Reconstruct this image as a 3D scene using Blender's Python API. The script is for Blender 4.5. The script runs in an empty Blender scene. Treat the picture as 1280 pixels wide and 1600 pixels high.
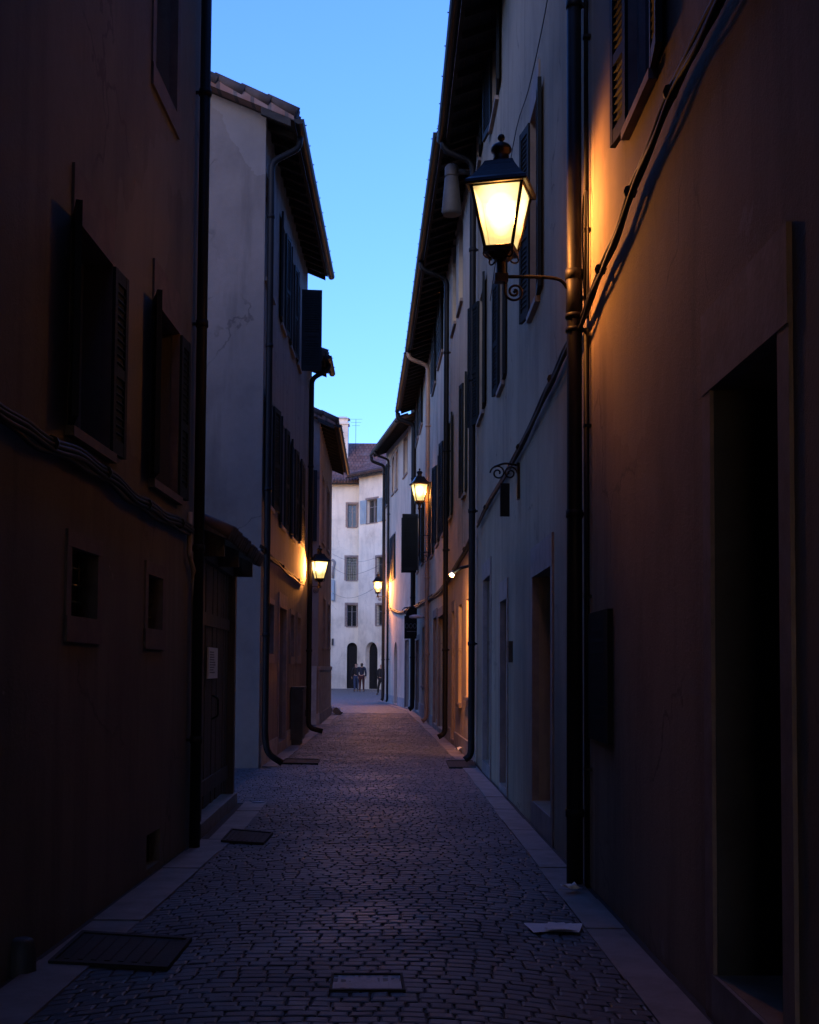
import bpy, math, random
from mathutils import Vector, Matrix
random.seed(7)
PI = math.pi
sc = bpy.context.scene
COL = sc.collection

# ------------------------------------------------------------------ camera
F_PX = 2000.0
CAM_H = 1.5
PITCH = math.radians(3.0)
ROLL = math.radians(0.33)
SHIFT_Y = (245.0 - F_PX * math.tan(PITCH)) / 1600.0
cam_d = bpy.data.cameras.new('camera')
cam = bpy.data.objects.new('camera', cam_d)
COL.objects.link(cam)
CR = Matrix.Rotation(math.radians(90) + PITCH, 3, 'X') @ Matrix.Rotation(ROLL, 3, 'Z')
cam.matrix_world = Matrix.Translation((0, 0, CAM_H)) @ CR.to_4x4()
cam_d.sensor_fit = 'VERTICAL'
cam_d.sensor_height = 36.0
cam_d.sensor_width = 28.8
cam_d.lens = 36.0 * F_PX / 1600.0
cam_d.shift_y = SHIFT_Y
cam_d.clip_start = 0.05
cam_d.clip_end = 3000
sc.camera = cam


def ray(px, py):
    v = Vector(((px - 640) / F_PX, -(py - 800) / F_PX + SHIFT_Y * 1600 / F_PX, -1.0))
    return CR @ v


def G(px, py):
    """point of the ground seen at a spot of the photograph"""
    d = ray(px, py)
    k = -CAM_H / d.z
    return Vector((d.x * k, d.y * k))


def W(px, py, Y):
    d = ray(px, py)
    k = Y / d.y
    return Vector((d.x * k, Y, CAM_H + d.z * k))


# ------------------------------------------------------------------ mesh builder
class MB:
    def __init__(self):
        self.v = []; self.f = []; self.sm = []

    def quad(self, a, b, c, d, smooth=False):
        i = len(self.v)
        self.v += [Vector(a), Vector(b), Vector(c), Vector(d)]
        self.f.append((i, i + 1, i + 2, i + 3)); self.sm.append(smooth)

    def poly(self, pts):
        i = len(self.v)
        self.v += [Vector(p) for p in pts]
        self.f.append(tuple(range(i, i + len(pts)))); self.sm.append(False)

    def hexa(self, p):
        """p: 8 corners, bottom 0-3 counter-clockwise, top 4-7"""
        i = len(self.v)
        self.v += [Vector(q) for q in p]
        for f in ((3, 2, 1, 0), (4, 5, 6, 7), (0, 1, 5, 4), (1, 2, 6, 5), (2, 3, 7, 6), (3, 0, 4, 7)):
            self.f.append(tuple(i + k for k in f)); self.sm.append(False)

    def obox(self, o, ux, uy, uz, a0, a1, b0, b1, c0, c1):
        o = Vector(o)
        P = lambda a, b, c: o + ux * a + uy * b + uz * c
        self.hexa([P(a0, b0, c0), P(a1, b0, c0), P(a1, b1, c0), P(a0, b1, c0),
                   P(a0, b0, c1), P(a1, b0, c1), P(a1, b1, c1), P(a0, b1, c1)])

    def box(self, x0, x1, y0, y1, z0, z1):
        self.obox((0, 0, 0), Vector((1, 0, 0)), Vector((0, 1, 0)), Vector((0, 0, 1)), x0, x1, y0, y1, z0, z1)

    def fbox(self, fc, s0, s1, z0, z1, d0, d1):
        P = fc.P
        self.hexa([P(s0, z0, d1), P(s1, z0, d1), P(s1, z0, d0), P(s0, z0, d0),
                   P(s0, z1, d1), P(s1, z1, d1), P(s1, z1, d0), P(s0, z1, d0)])

    def tube(self, pts, r, n=8, caps=True):
        pts = [Vector(p) for p in pts]
        rr = r if isinstance(r, (list, tuple)) else [r] * len(pts)
        base = len(self.v)
        up = None
        for k, p in enumerate(pts):
            if k == 0: t = pts[1] - p
            elif k == len(pts) - 1: t = p - pts[k - 1]
            else: t = (pts[k + 1] - p).normalized() + (p - pts[k - 1]).normalized()
            t.normalize()
            if up is None:
                up = Vector((0, 0, 1)) if abs(t.z) < 0.9 else Vector((1, 0, 0))
            a = up - t * up.dot(t)
            if a.length < 1e-4: a = t.orthogonal()
            a.normalize(); b = t.cross(a); up = a
            for j in range(n):
                w = 2 * PI * j / n
                self.v.append(p + (a * math.cos(w) + b * math.sin(w)) * rr[k])
        for k in range(len(pts) - 1):
            for j in range(n):
                j2 = (j + 1) % n
                self.f.append((base + k * n + j, base + k * n + j2, base + (k + 1) * n + j2, base + (k + 1) * n + j))
                self.sm.append(True)
        if caps:
            self.f.append(tuple(base + j for j in reversed(range(n)))); self.sm.append(False)
            e = base + (len(pts) - 1) * n
            self.f.append(tuple(e + j for j in range(n))); self.sm.append(False)

    def lathe(self, o, prof, n=16, smooth=True, rot=0.0, sq=False):
        """prof: list of (radius, z); four sides with rot = 45 degrees give a square tower"""
        o = Vector(o); base = len(self.v)
        for r, z in prof:
            for j in range(n):
                w = 2 * PI * j / n + rot
                self.v.append(o + Vector((r * math.cos(w), r * math.sin(w), z)))
        for k in range(len(prof) - 1):
            for j in range(n):
                j2 = (j + 1) % n
                self.f.append((base + k * n + j, base + k * n + j2, base + (k + 1) * n + j2, base + (k + 1) * n + j))
                self.sm.append(smooth)
        self.f.append(tuple(base + j for j in reversed(range(n)))); self.sm.append(False)
        e = base + (len(prof) - 1) * n
        self.f.append(tuple(e + j for j in range(n))); self.sm.append(False)

    def build(self, name, mat, parent=None):
        me = bpy.data.meshes.new(name)
        off = Vector((0, 0, 0))
        p = parent
        while p is not None:
            off = off + p.location; p = p.parent
        me.from_pydata([tuple(v - off) for v in self.v], [], self.f)
        me.polygons.foreach_set('use_smooth', self.sm)
        me.update()
        o = bpy.data.objects.new(name, me)
        if mat: me.materials.append(mat)
        COL.objects.link(o)
        if parent is not None: o.parent = parent
        return o


def tag(o, label=None, cat=None, group=None, kind=None):
    if label: o['label'] = label
    if cat: o['category'] = cat
    if group: o['group'] = group
    if kind: o['kind'] = kind
    return o


def empty(name, loc, label, cat, group=None):
    o = bpy.data.objects.new(name, None)
    o.location = Vector(loc); o.empty_display_size = 0.3
    COL.objects.link(o)
    return tag(o, label, cat, group)


# ------------------------------------------------------------------ materials
def nodes_of(name):
    m = bpy.data.materials.new(name); m.use_nodes = True
    nt = m.node_tree
    bsdf = next(n for n in nt.nodes if n.type == 'BSDF_PRINCIPLED')
    return m, nt, bsdf


def N(nt, t, **kw):
    n = nt.nodes.new(t)
    for k, v in kw.items():
        if k in n.inputs: n.inputs[k].default_value = v
        else: setattr(n, k, v)
    return n


def coords(nt, scale=(1, 1, 1)):
    tc = N(nt, 'ShaderNodeTexCoord'); mp = N(nt, 'ShaderNodeMapping')
    mp.inputs['Scale'].default_value = scale
    nt.links.new(tc.outputs['Object'], mp.inputs['Vector'])
    return mp.outputs['Vector']


def noise(nt, vec, scale, detail=5, rough=0.6):
    n = N(nt, 'ShaderNodeTexNoise'); n.inputs['Scale'].default_value = scale
    n.inputs['Detail'].default_value = detail; n.inputs['Roughness'].default_value = rough
    nt.links.new(vec, n.inputs['Vector'])
    return n.outputs['Fac']


def ramp(nt, fac, stops):
    r = N(nt, 'ShaderNodeValToRGB')
    el = r.color_ramp.elements
    el[0].position, el[0].color = stops[0][0], (*stops[0][1], 1)
    el[1].position, el[1].color = stops[-1][0], (*stops[-1][1], 1)
    for p, c in stops[1:-1]:
        e = el.new(p); e.color = (*c, 1)
    nt.links.new(fac, r.inputs['Fac'])
    return r.outputs['Color']


def mixc(nt, fac, a, b, mode='MIX'):
    m = N(nt, 'ShaderNodeMix', data_type='RGBA', blend_type=mode)
    for s, v in ((m.inputs[0], fac), (m.inputs[6], a), (m.inputs[7], b)):
        if hasattr(v, 'node'): nt.links.new(v, s)
        elif isinstance(v, (tuple, list)): s.default_value = (*v[:3], 1)
        else: s.default_value = v
    return m.outputs[2]


def bump(nt, bsdf, height, strength=0.3, dist=0.02):
    b = N(nt, 'ShaderNodeBump'); b.inputs['Strength'].default_value = strength
    b.inputs['Distance'].default_value = dist
    nt.links.new(height, b.inputs['Height']); nt.links.new(b.outputs['Normal'], bsdf.inputs['Normal'])


def mul(c, k): return tuple(min(1, x * k) for x in c[:3])


def plaster(name, col, rough=0.92, worn=1.0):
    m, nt, b = nodes_of(name)
    v = coords(nt); vs = coords(nt, (1.3, 1.3, 0.16))
    big = noise(nt, v, 0.55, 6, 0.62)
    c1 = ramp(nt, big, [(0.3, mul(col, 0.62)), (0.5, col), (0.72, mul(col, 1.2))])
    streak = noise(nt, vs, 2.1, 5, 0.65)
    c2 = mixc(nt, ramp(nt, streak, [(0.48, (0, 0, 0)), (0.70, (0.75 * worn,) * 3)]), c1, mul(col, 0.5))
    fine = noise(nt, v, 9.0, 8, 0.7)
    c3 = mixc(nt, ramp(nt, fine, [(0.35, (0.3,) * 3), (0.65, (0, 0, 0))]), c2, mul(col, 0.8))
    flake = noise(nt, v, 1.7, 9, 0.7)
    c4 = mixc(nt, ramp(nt, flake, [(0.67, (0, 0, 0)), (0.69, (0.5,) * 3)]), c3, (0.34, 0.29, 0.25))
    # hairline cracks and mended patches
    wob = N(nt, 'ShaderNodeTexNoise'); wob.inputs['Scale'].default_value = 1.6; wob.inputs['Detail'].default_value = 6
    nt.links.new(v, wob.inputs['Vector'])
    va = N(nt, 'ShaderNodeVectorMath', operation='MULTIPLY_ADD'); nt.links.new(wob.outputs['Color'], va.inputs[0]); va.inputs[1].default_value = (1.1, 1.1, 1.1); nt.links.new(v, va.inputs[2])
    vo = N(nt, 'ShaderNodeTexVoronoi', feature='DISTANCE_TO_EDGE'); vo.inputs['Scale'].default_value = 0.42; nt.links.new(va.outputs[0], vo.inputs['Vector'])
    line = ramp(nt, vo.outputs['Distance'], [(0.003, (1, 1, 1)), (0.009, (0, 0, 0))])
    msk = ramp(nt, noise(nt, v, 0.7, 3), [(0.50, (0, 0, 0)), (0.58, (0.5 * worn,) * 3)])
    crack = mixc(nt, 1.0, line, msk, 'MULTIPLY')
    c4 = mixc(nt, crack, c4, mul(col, 0.22))
    vp = N(nt, 'ShaderNodeTexVoronoi'); vp.inputs['Scale'].default_value = 0.55; nt.links.new(va.outputs[0], vp.inputs['Vector'])
    pat = ramp(nt, vp.outputs['Color'], [(0.76, (0, 0, 0)), (0.78, (0.38 * worn,) * 3)])
    c4 = mixc(nt, pat, c4, mul((col[0] * .9 + .03, col[1] * .95 + .03, col[2] + .03), 1.12))
    nt.links.new(c4, b.inputs['Base Color'])
    b.inputs['Roughness'].default_value = rough
    h = mixc(nt, 0.5, fine, noise(nt, v, 55, 6, 0.7))
    h = mixc(nt, 0.25, h, big)
    bump(nt, b, h, 0.55, 0.02)
    return m


def simple(name, col, rough=0.6, metal=0.0, var=0.25, scale=6, bumpk=0.15, stretch=(1, 1, 1), spec=0.5):
    m, nt, b = nodes_of(name)
    v = coords(nt, stretch)
    f = noise(nt, v, scale, 6, 0.65)
    nt.links.new(ramp(nt, f, [(0.3, mul(col, 1 - var)), (0.7, mul(col, 1 + var))]), b.inputs['Base Color'])
    b.inputs['Roughness'].default_value = rough; b.inputs['Metallic'].default_value = metal
    b.inputs['Specular IOR Level'].default_value = spec
    bump(nt, b, noise(nt, v, scale * 5, 5), bumpk, 0.01)
    return m


def glow(name, col, strength):
    m = bpy.data.materials.new(name); m.use_nodes = True
    nt = m.node_tree; nt.nodes.clear()
    e = N(nt, 'ShaderNodeEmission'); e.inputs['Color'].default_value = (*col, 1); e.inputs['Strength'].default_value = strength
    o = N(nt, 'ShaderNodeOutputMaterial'); nt.links.new(e.outputs[0], o.inputs[0])
    return m


def lampglass():
    """frosted pane: glows strongest next to the flame"""
    m = bpy.data.materials.new('lamp_glass'); m.use_nodes = True
    nt = m.node_tree; nt.nodes.clear()
    tc = N(nt, 'ShaderNodeTexCoord')
    sb = N(nt, 'ShaderNodeVectorMath', operation='DISTANCE'); sb.inputs[1].default_value = (0, 0, .36)
    nt.links.new(tc.outputs['Object'], sb.inputs[0])
    nz = noise(nt, tc.outputs['Object'], 9, 3)
    ad = N(nt, 'ShaderNodeMath', operation='MULTIPLY_ADD'); nt.links.new(nz, ad.inputs[0]); ad.inputs[1].default_value = .06; nt.links.new(sb.outputs['Value'], ad.inputs[2])
    mr = N(nt, 'ShaderNodeMapRange'); nt.links.new(ad.outputs[0], mr.inputs['Value'])
    mr.inputs['From Min'].default_value = .19; mr.inputs['From Max'].default_value = .28; mr.inputs['To Min'].default_value = .36; mr.inputs['To Max'].default_value = .08
    tr = N(nt, 'ShaderNodeBsdfTransparent'); tr.inputs['Color'].default_value = (0.75, 0.68, 0.5, 1)
    e = N(nt, 'ShaderNodeEmission'); e.inputs['Color'].default_value = (1.0, 0.72, 0.28, 1)
    nt.links.new(mr.outputs['Result'], e.inputs['Strength'])
    a = N(nt, 'ShaderNodeAddShader'); o = N(nt, 'ShaderNodeOutputMaterial')
    nt.links.new(tr.outputs[0], a.inputs[0]); nt.links.new(e.outputs[0], a.inputs[1]); nt.links.new(a.outputs[0], o.inputs[0])
    return m


def roof_tiles(name):
    m, nt, b = nodes_of(name)
    tc = N(nt, 'ShaderNodeTexCoord')
    v = tc.outputs['Object']
    br = N(nt, 'ShaderNodeTexBrick')
    nt.links.new(v, br.inputs['Vector'])
    br.inputs['Scale'].default_value = 1.0
    br.inputs['Brick Width'].default_value = 0.26; br.inputs['Row Height'].default_value = 0.42
    br.inputs['Mortar Size'].default_value = 0.03
    br.inputs['Color1'].default_value = (0.15, 0.07, 0.05, 1); br.inputs['Color2'].default_value = (0.24, 0.12, 0.09, 1)
    br.inputs['Mortar'].default_value = (0.07, 0.045, 0.04, 1)
    f = noise(nt, v, 1.3, 7, 0.7)
    c = mixc(nt, ramp(nt, f, [(0.5, (0, 0, 0)), (0.7, (0.5,) * 3)]), br.outputs['Color'], (0.27, 0.24, 0.23))
    nt.links.new(c, b.inputs['Base Color']); b.inputs['Roughness'].default_value = 0.85
    bump(nt, b, br.outputs['Fac'], -0.6, 0.05)
    return m


M = {}
M['ochre'] = plaster('ochre_plaster', (0.275, 0.205, 0.145))
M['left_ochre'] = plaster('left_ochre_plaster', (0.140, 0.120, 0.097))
M['cream'] = plaster('cream_plaster', (0.325, 0.255, 0.178))
M['rose'] = plaster('rose_plaster', (0.205, 0.165, 0.145))
M['lilac'] = plaster('lilac_plaster', (0.62, 0.49, 0.345))
M['pale'] = plaster('pale_plaster', (0.66, 0.53, 0.40), worn=.6)
M['white'] = plaster('whitewashed_plaster', (0.80, 0.74, 0.61), worn=.45)
M['buff'] = plaster('buff_plaster', (0.55, 0.42, 0.31))
M['taupe'] = plaster('taupe_plaster', (0.27, 0.205, 0.18))
M['stone'] = simple('grey_stone', (0.36, 0.33, 0.31), 0.85, 0, 0.3, 4, 0.3)
M['surround'] = simple('stone_trim', (0.26, 0.205, 0.18), 0.85, 0, 0.25, 5, 0.25)
M['darktrim'] = simple('brown_stone_trim', (0.125, 0.096, 0.082), 0.9, 0, 0.25, 5, 0.25)
M['kerb'] = simple('kerb_stone', (0.21, 0.185, 0.18), 0.6, 0, 0.35, 3.5, 0.35)
M['shutter'] = simple('dark_green_paint', (0.010, 0.014, 0.016), 0.7, 0, 0.35, 5, 0.2, (1, 1, 0.2), .25)
M['shutter_blue'] = simple('pale_blue_paint', (0.30, 0.40, 0.46), 0.5, 0, 0.2, 5, 0.2, (1, 1, 0.2))
M['sash'] = simple('sash_paint', (0.22, 0.22, 0.22), 0.5, 0, 0.2, 6, 0.1)
M['wood'] = simple('weathered_wood', (0.075, 0.055, 0.042), 0.75, 0, 0.5, 4, 0.5, (5, 5, 0.3))
M['doorwood'] = simple('door_wood', (0.035, 0.038, 0.045), 0.6, 0, 0.4, 4, 0.3, (4, 4, 0.3))
M['soffit'] = simple('soffit_boards', (0.028, 0.022, 0.019), 0.9, 0, 0.4, 3, 0.3, (1, 5, 5))
M['gutter'] = simple('dark_gutter_metal', (0.012, 0.012, 0.014), 0.5, 0.0, 0.3, 4, 0.1, (1, 1, 1), .15)
M['copper'] = simple('tan_pipe_paint', (0.42, 0.24, 0.15), 0.5, 0.1, 0.2, 4, 0.1)
M['tanpipe'] = simple('tan_conduit', (0.30, 0.22, 0.16), 0.55, 0.0, 0.25, 4, 0.1)
M['iron'] = simple('black_iron', (0.02, 0.018, 0.017), 0.42, 0.7, 0.3, 10, 0.2)
M['cable'] = simple('black_cable', (0.012, 0.0115, 0.0115), 0.6, 0.0, 0.3, 10, 0.1, (1, 1, 1), .25)
M['tile'] = roof_tiles('clay_roof_tiles')
M['tile1'] = simple('clay_tile', (0.075, 0.05, 0.043), 0.85, 0, 0.45, 2.5, 0.4)
M['grate'] = simple('rusty_iron_plate', (0.016, 0.014, 0.013), 0.8, 0.0, 0.4, 6, 0.4)
M['lid'] = simple('pale_metal_lid', (0.17, 0.19, 0.23), 0.55, 0.0, 0.25, 9, 0.3)
M['paper'] = simple('white_paper', (0.84, 0.82, 0.81), 0.8, 0, 0.08, 6, 0.05)
M['print'] = simple('grey_print', (0.25, 0.24, 0.25), 0.8, 0, 0.1, 6, 0.05)
M['signblack'] = simple('black_sign_board', (0.008, 0.010, 0.011), 0.75, 0, 0.3, 6, 0.1, (1, 1, 1), .2)
M['plaquegrey'] = simple('worn_plaque_lettering', (0.022, 0.023, 0.024), 0.8, 0, 0.2, 6, 0.05, (1, 1, 1), .2)
M['signgrey'] = simple('dull_sign_lettering', (0.10, 0.11, 0.11), 0.5, 0, 0.1, 6, 0.05)
M['ductgrey'] = simple('duct_grey_paint', (0.07, 0.063, 0.06), 0.7, 0, 0.2, 5, 0.1)
M['greybox'] = simple('pale_grey_metal', (0.26, 0.24, 0.24), 0.6, 0, 0.15, 5, 0.1)
M['cabinet'] = simple('dark_cabinet_paint', (0.03, 0.034, 0.037), 0.55, 0.2, 0.3, 5, 0.15)
M['void'] = simple('dark_door_paint', (0.014, 0.014, 0.016), 0.8, 0, 0.3, 5, 0.15, (1, 1, 1), .2)
mg, nt, b = nodes_of('window_glass')
b.inputs['Base Color'].default_value = (0.02, 0.025, 0.03, 1); b.inputs['Roughness'].default_value = 0.07
b.inputs['Specular IOR Level'].default_value = 0.7
bump(nt, b, noise(nt, coords(nt), 1.6, 2), 0.06, 0.05)
M['glass'] = mg
M['lampglass'] = lampglass()
def softbulb():
    m = bpy.data.materials.new('lamp_bulb'); m.use_nodes = True
    nt = m.node_tree; nt.nodes.clear()
    lw = N(nt, 'ShaderNodeLayerWeight'); lw.inputs['Blend'].default_value = 0.5
    mr = N(nt, 'ShaderNodeMapRange'); nt.links.new(lw.outputs['Facing'], mr.inputs['Value'])
    mr.inputs['From Min'].default_value = 0.05; mr.inputs['From Max'].default_value = 0.95; mr.inputs['To Min'].default_value = 0.09; mr.inputs['To Max'].default_value = 0.0
    e = N(nt, 'ShaderNodeEmission'); e.inputs['Color'].default_value = (1.0, 0.86, 0.55, 1)
    nt.links.new(mr.outputs['Result'], e.inputs['Strength'])
    tr = N(nt, 'ShaderNodeBsdfTransparent'); a = N(nt, 'ShaderNodeAddShader'); o = N(nt, 'ShaderNodeOutputMaterial')
    nt.links.new(tr.outputs[0], a.inputs[0]); nt.links.new(e.outputs[0], a.inputs[1]); nt.links.new(a.outputs[0], o.inputs[0])
    return m


M['bulb'] = softbulb()
M['spotlens'] = glow('spot_lens', (1.0, 0.86, 0.62), .8)
M['skin'] = simple('skin', (0.42, 0.25, 0.18), 0.6, 0, 0.08, 8, 0.05)
M['hair'] = simple('dark_hair', (0.02, 0.015, 0.012), 0.6, 0, 0.3, 30, 0.2)
M['coat'] = simple('dark_coat_cloth', (0.012, 0.013, 0.018), 0.9, 0, 0.3, 12, 0.3)
M['navy'] = simple('navy_jacket_cloth', (0.012, 0.018, 0.04), 0.9, 0, 0.3, 12, 0.3)
M['jeans'] = simple('blue_jeans_cloth', (0.03, 0.05, 0.11), 0.9, 0, 0.3, 12, 0.3)
M['maroon'] = simple('maroon_trouser_cloth', (0.045, 0.012, 0.016), 0.9, 0, 0.3, 12, 0.3)
M['blacktr'] = simple('black_trouser_cloth', (0.010, 0.010, 0.012), 0.9, 0, 0.3, 12, 0.3)
M['shoe'] = simple('shoe_leather', (0.02, 0.016, 0.015), 0.5, 0, 0.2, 12, 0.1)

# cobbles: each stone its own tone
mc, nt, b = nodes_of('cobble_stone')
v = coords(nt)
geo = N(nt, 'ShaderNodeNewGeometry')
c1 = ramp(nt, geo.outputs['Random Per Island'], [(0.0, (0.048, 0.056, 0.074)), (0.5, (0.066, 0.076, 0.097)), (1.0, (0.094, 0.102, 0.122))])
f = noise(nt, v, 22, 6, 0.7)
c2 = mixc(nt, ramp(nt, f, [(0.3, (0.45,) * 3), (0.7, (0, 0, 0))]), c1, (0.06, 0.055, 0.055))
nt.links.new(c2, b.inputs['Base Color'])
nt.links.new(ramp(nt, noise(nt, v, 1.1, 4), [(0.3, (0.48,) * 3), (0.7, (0.66,) * 3)]), b.inputs['Roughness'])
b.inputs['Specular IOR Level'].default_value = .36
bump(nt, b, noise(nt, v, 45, 5), 0.5, 0.006)
M['cobble'] = mc
md, nt, b = nodes_of('joint_grit')
v = coords(nt)
vo = N(nt, 'ShaderNodeTexVoronoi', feature='DISTANCE_TO_EDGE'); vo.inputs['Scale'].default_value = 7.5
nt.links.new(v, vo.inputs['Vector'])
vc = N(nt, 'ShaderNodeTexVoronoi'); vc.inputs['Scale'].default_value = 7.5
nt.links.new(v, vc.inputs['Vector'])
stone_c = ramp(nt, vc.outputs['Color'], [(0.0, (0.15, 0.13, 0.125)), (1.0, (0.26, 0.22, 0.20))])
edge = ramp(nt, vo.outputs['Distance'], [(0.03, (0, 0, 0)), (0.10, (1, 1, 1))])
nt.links.new(mixc(nt, edge, (0.03, 0.028, 0.028), stone_c), b.inputs['Base Color'])
b.inputs['Roughness'].default_value = 0.6
bump(nt, b, edge, 0.5, 0.02)
M['plaza'] = md
M['joint'] = simple('joint_earth', (0.045, 0.041, 0.040), 0.9, 0, 0.3, 20, 0.3)


# ------------------------------------------------------------------ facades
class Fac:
    """a vertical wall line in plan; s runs from a to b, d points towards the viewer's side"""
    def __init__(self, a, b, nside):
        self.a = Vector(a[:2]); self.b = Vector(b[:2])
        self.L = (self.b - self.a).length
        self.t = (self.b - self.a).normalized()
        n = Vector((-self.t.y, self.t.x))
        self.n = n * nside
        self.t3 = Vector((self.t.x, self.t.y, 0)); self.n3 = Vector((self.n.x, self.n.y, 0))

    def P(self, s, z, d=0.0):
        q = self.a + self.t * s + self.n * d
        return Vector((q.x, q.y, z))

    def px(self, x, y, d=0.0):
        r = ray(x, y); o = self.a + self.n * d
        k = o.dot(self.n) / (r.x * self.n.x + r.y * self.n.y)
        q = Vector((r.x * k, r.y * k)) - o
        return q.dot(self.t), CAM_H + r.z * k

    def rect(self, x0, x1, yt, yb):
        """rectangle of the wall from its left/right columns and top/bottom rows at its middle"""
        ym = (yt + yb) / 2; xm = (x0 + x1) / 2
        sa = self.px(x0, ym)[0]; sb = self.px(x1, ym)[0]
        zt = self.px(xm, yt)[1]; zb = self.px(xm, yb)[1]
        return min(sa, sb), max(sa, sb), zb, zt


def wall_part(fc, zt0, zt1, depth, ops, mat, parent, name='wall', back=True, reveal=0.22, sides=True):
    """front with real holes and reveals, plus the flank and back walls"""
    m = MB()
    xs = sorted({0.0, fc.L, *[o[0] for o in ops], *[o[1] for o in ops]})
    zs = sorted({-0.3, *[o[2] for o in ops], *[o[3] for o in ops]})
    zmin = min(zt0, zt1)
    zs = [z for z in zs if z < zmin - 0.05] + [zmin]
    for i in range(len(xs) - 1):
        for j in range(len(zs) - 1):
            cx, cz = (xs[i] + xs[i + 1]) / 2, (zs[j] + zs[j + 1]) / 2
            if any(o[0] < cx < o[1] and o[2] < cz < o[3] for o in ops): continue
            m.quad(fc.P(xs[i], zs[j]), fc.P(xs[i + 1], zs[j]), fc.P(xs[i + 1], zs[j + 1]), fc.P(xs[i], zs[j + 1]))
    if abs(zt0 - zt1) > 1e-3:
        m.poly([fc.P(0, zmin), fc.P(fc.L, zmin), fc.P(fc.L, zt1), fc.P(0, zt0)] if zt0 > zmin else
               [fc.P(0, zmin), fc.P(fc.L, zmin), fc.P(fc.L, zt1)])
    for o in ops:
        s0, s1, z0, z1 = o[:4]; r = o[4] if len(o) > 4 else reveal
        m.quad(fc.P(s0, z0), fc.P(s0, z1), fc.P(s0, z1, -r), fc.P(s0, z0, -r))
        m.quad(fc.P(s1, z0), fc.P(s1, z1), fc.P(s1, z1, -r), fc.P(s1, z0, -r))
        m.quad(fc.P(s0, z1), fc.P(s1, z1), fc.P(s1, z1, -r), fc.P(s0, z1, -r))
        m.quad(fc.P(s0, z0), fc.P(s1, z0), fc.P(s1, z0, -r), fc.P(s0, z0, -r))
        m.quad(fc.P(s0 - .02, z0 - .02, -r - .06), fc.P(s1 + .02, z0 - .02, -r - .06), fc.P(s1 + .02, z1 + .02, -r - .06), fc.P(s0 - .02, z1 + .02, -r - .06))
    if sides:
        m.quad(fc.P(0, -0.3), fc.P(0, zt0), fc.P(0, zt0, -depth), fc.P(0, -0.3, -depth))
        m.quad(fc.P(fc.L, -0.3), fc.P(fc.L, zt1), fc.P(fc.L, zt1, -depth), fc.P(fc.L, -0.3, -depth))
        m.quad(fc.P(0, -0.3, -depth), fc.P(fc.L, -0.3, -depth), fc.P(fc.L, zt1, -depth), fc.P(0, zt0, -depth))
        m.quad(fc.P(0, zt0, 0), fc.P(fc.L, zt1, 0), fc.P(fc.L, zt1, -depth), fc.P(0, zt0, -depth))
    return m.build(name, mat, parent)


def shutter_mb(fc, hinge_s, z0, z1, w, ang, left, d=0.035, slats=True):
    m = MB()
    tdir = fc.t3 if left else -fc.t3
    a = math.radians(ang)
    u = tdir * math.cos(a) + fc.n3 * math.sin(a)
    k = fc.n3 * math.cos(a) - tdir * math.sin(a)      # thickness, outwards when closed
    o = fc.P(hinge_s, 0, d); Z = Vector((0, 0, 1)); th = 0.036
    st = 0.055
    m.obox(o, u, k, Z, 0, st, 0, th, z0, z1)
    m.obox(o, u, k, Z, w - st, w, 0, th, z0, z1)
    zm = z0 + (z1 - z0) * 0.42
    for (c, h) in ((z0, .09), (zm, .07), (z1 - .08, .08)):
        m.obox(o, u, k, Z, st, w - st, 0.002, th - 0.002, c, c + h)
    z = z0 + .09
    step = 0.05 if slats else 0.11
    while z < z1 - .10:
        if not (zm - 0.04 < z < zm + 0.07):
            q = o + Z * z
            m.obox(q, u, (k + Z * -0.55).normalized(), (Z + k * 0.55).normalized(), st, w - st, 0.004, th - 0.008, 0.0, 0.011)
        z += step
    m.obox(o, u, k, Z, st, w - st, th * 0.45, th * 0.5, z0 + .05, z1 - .05)
    return m


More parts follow.
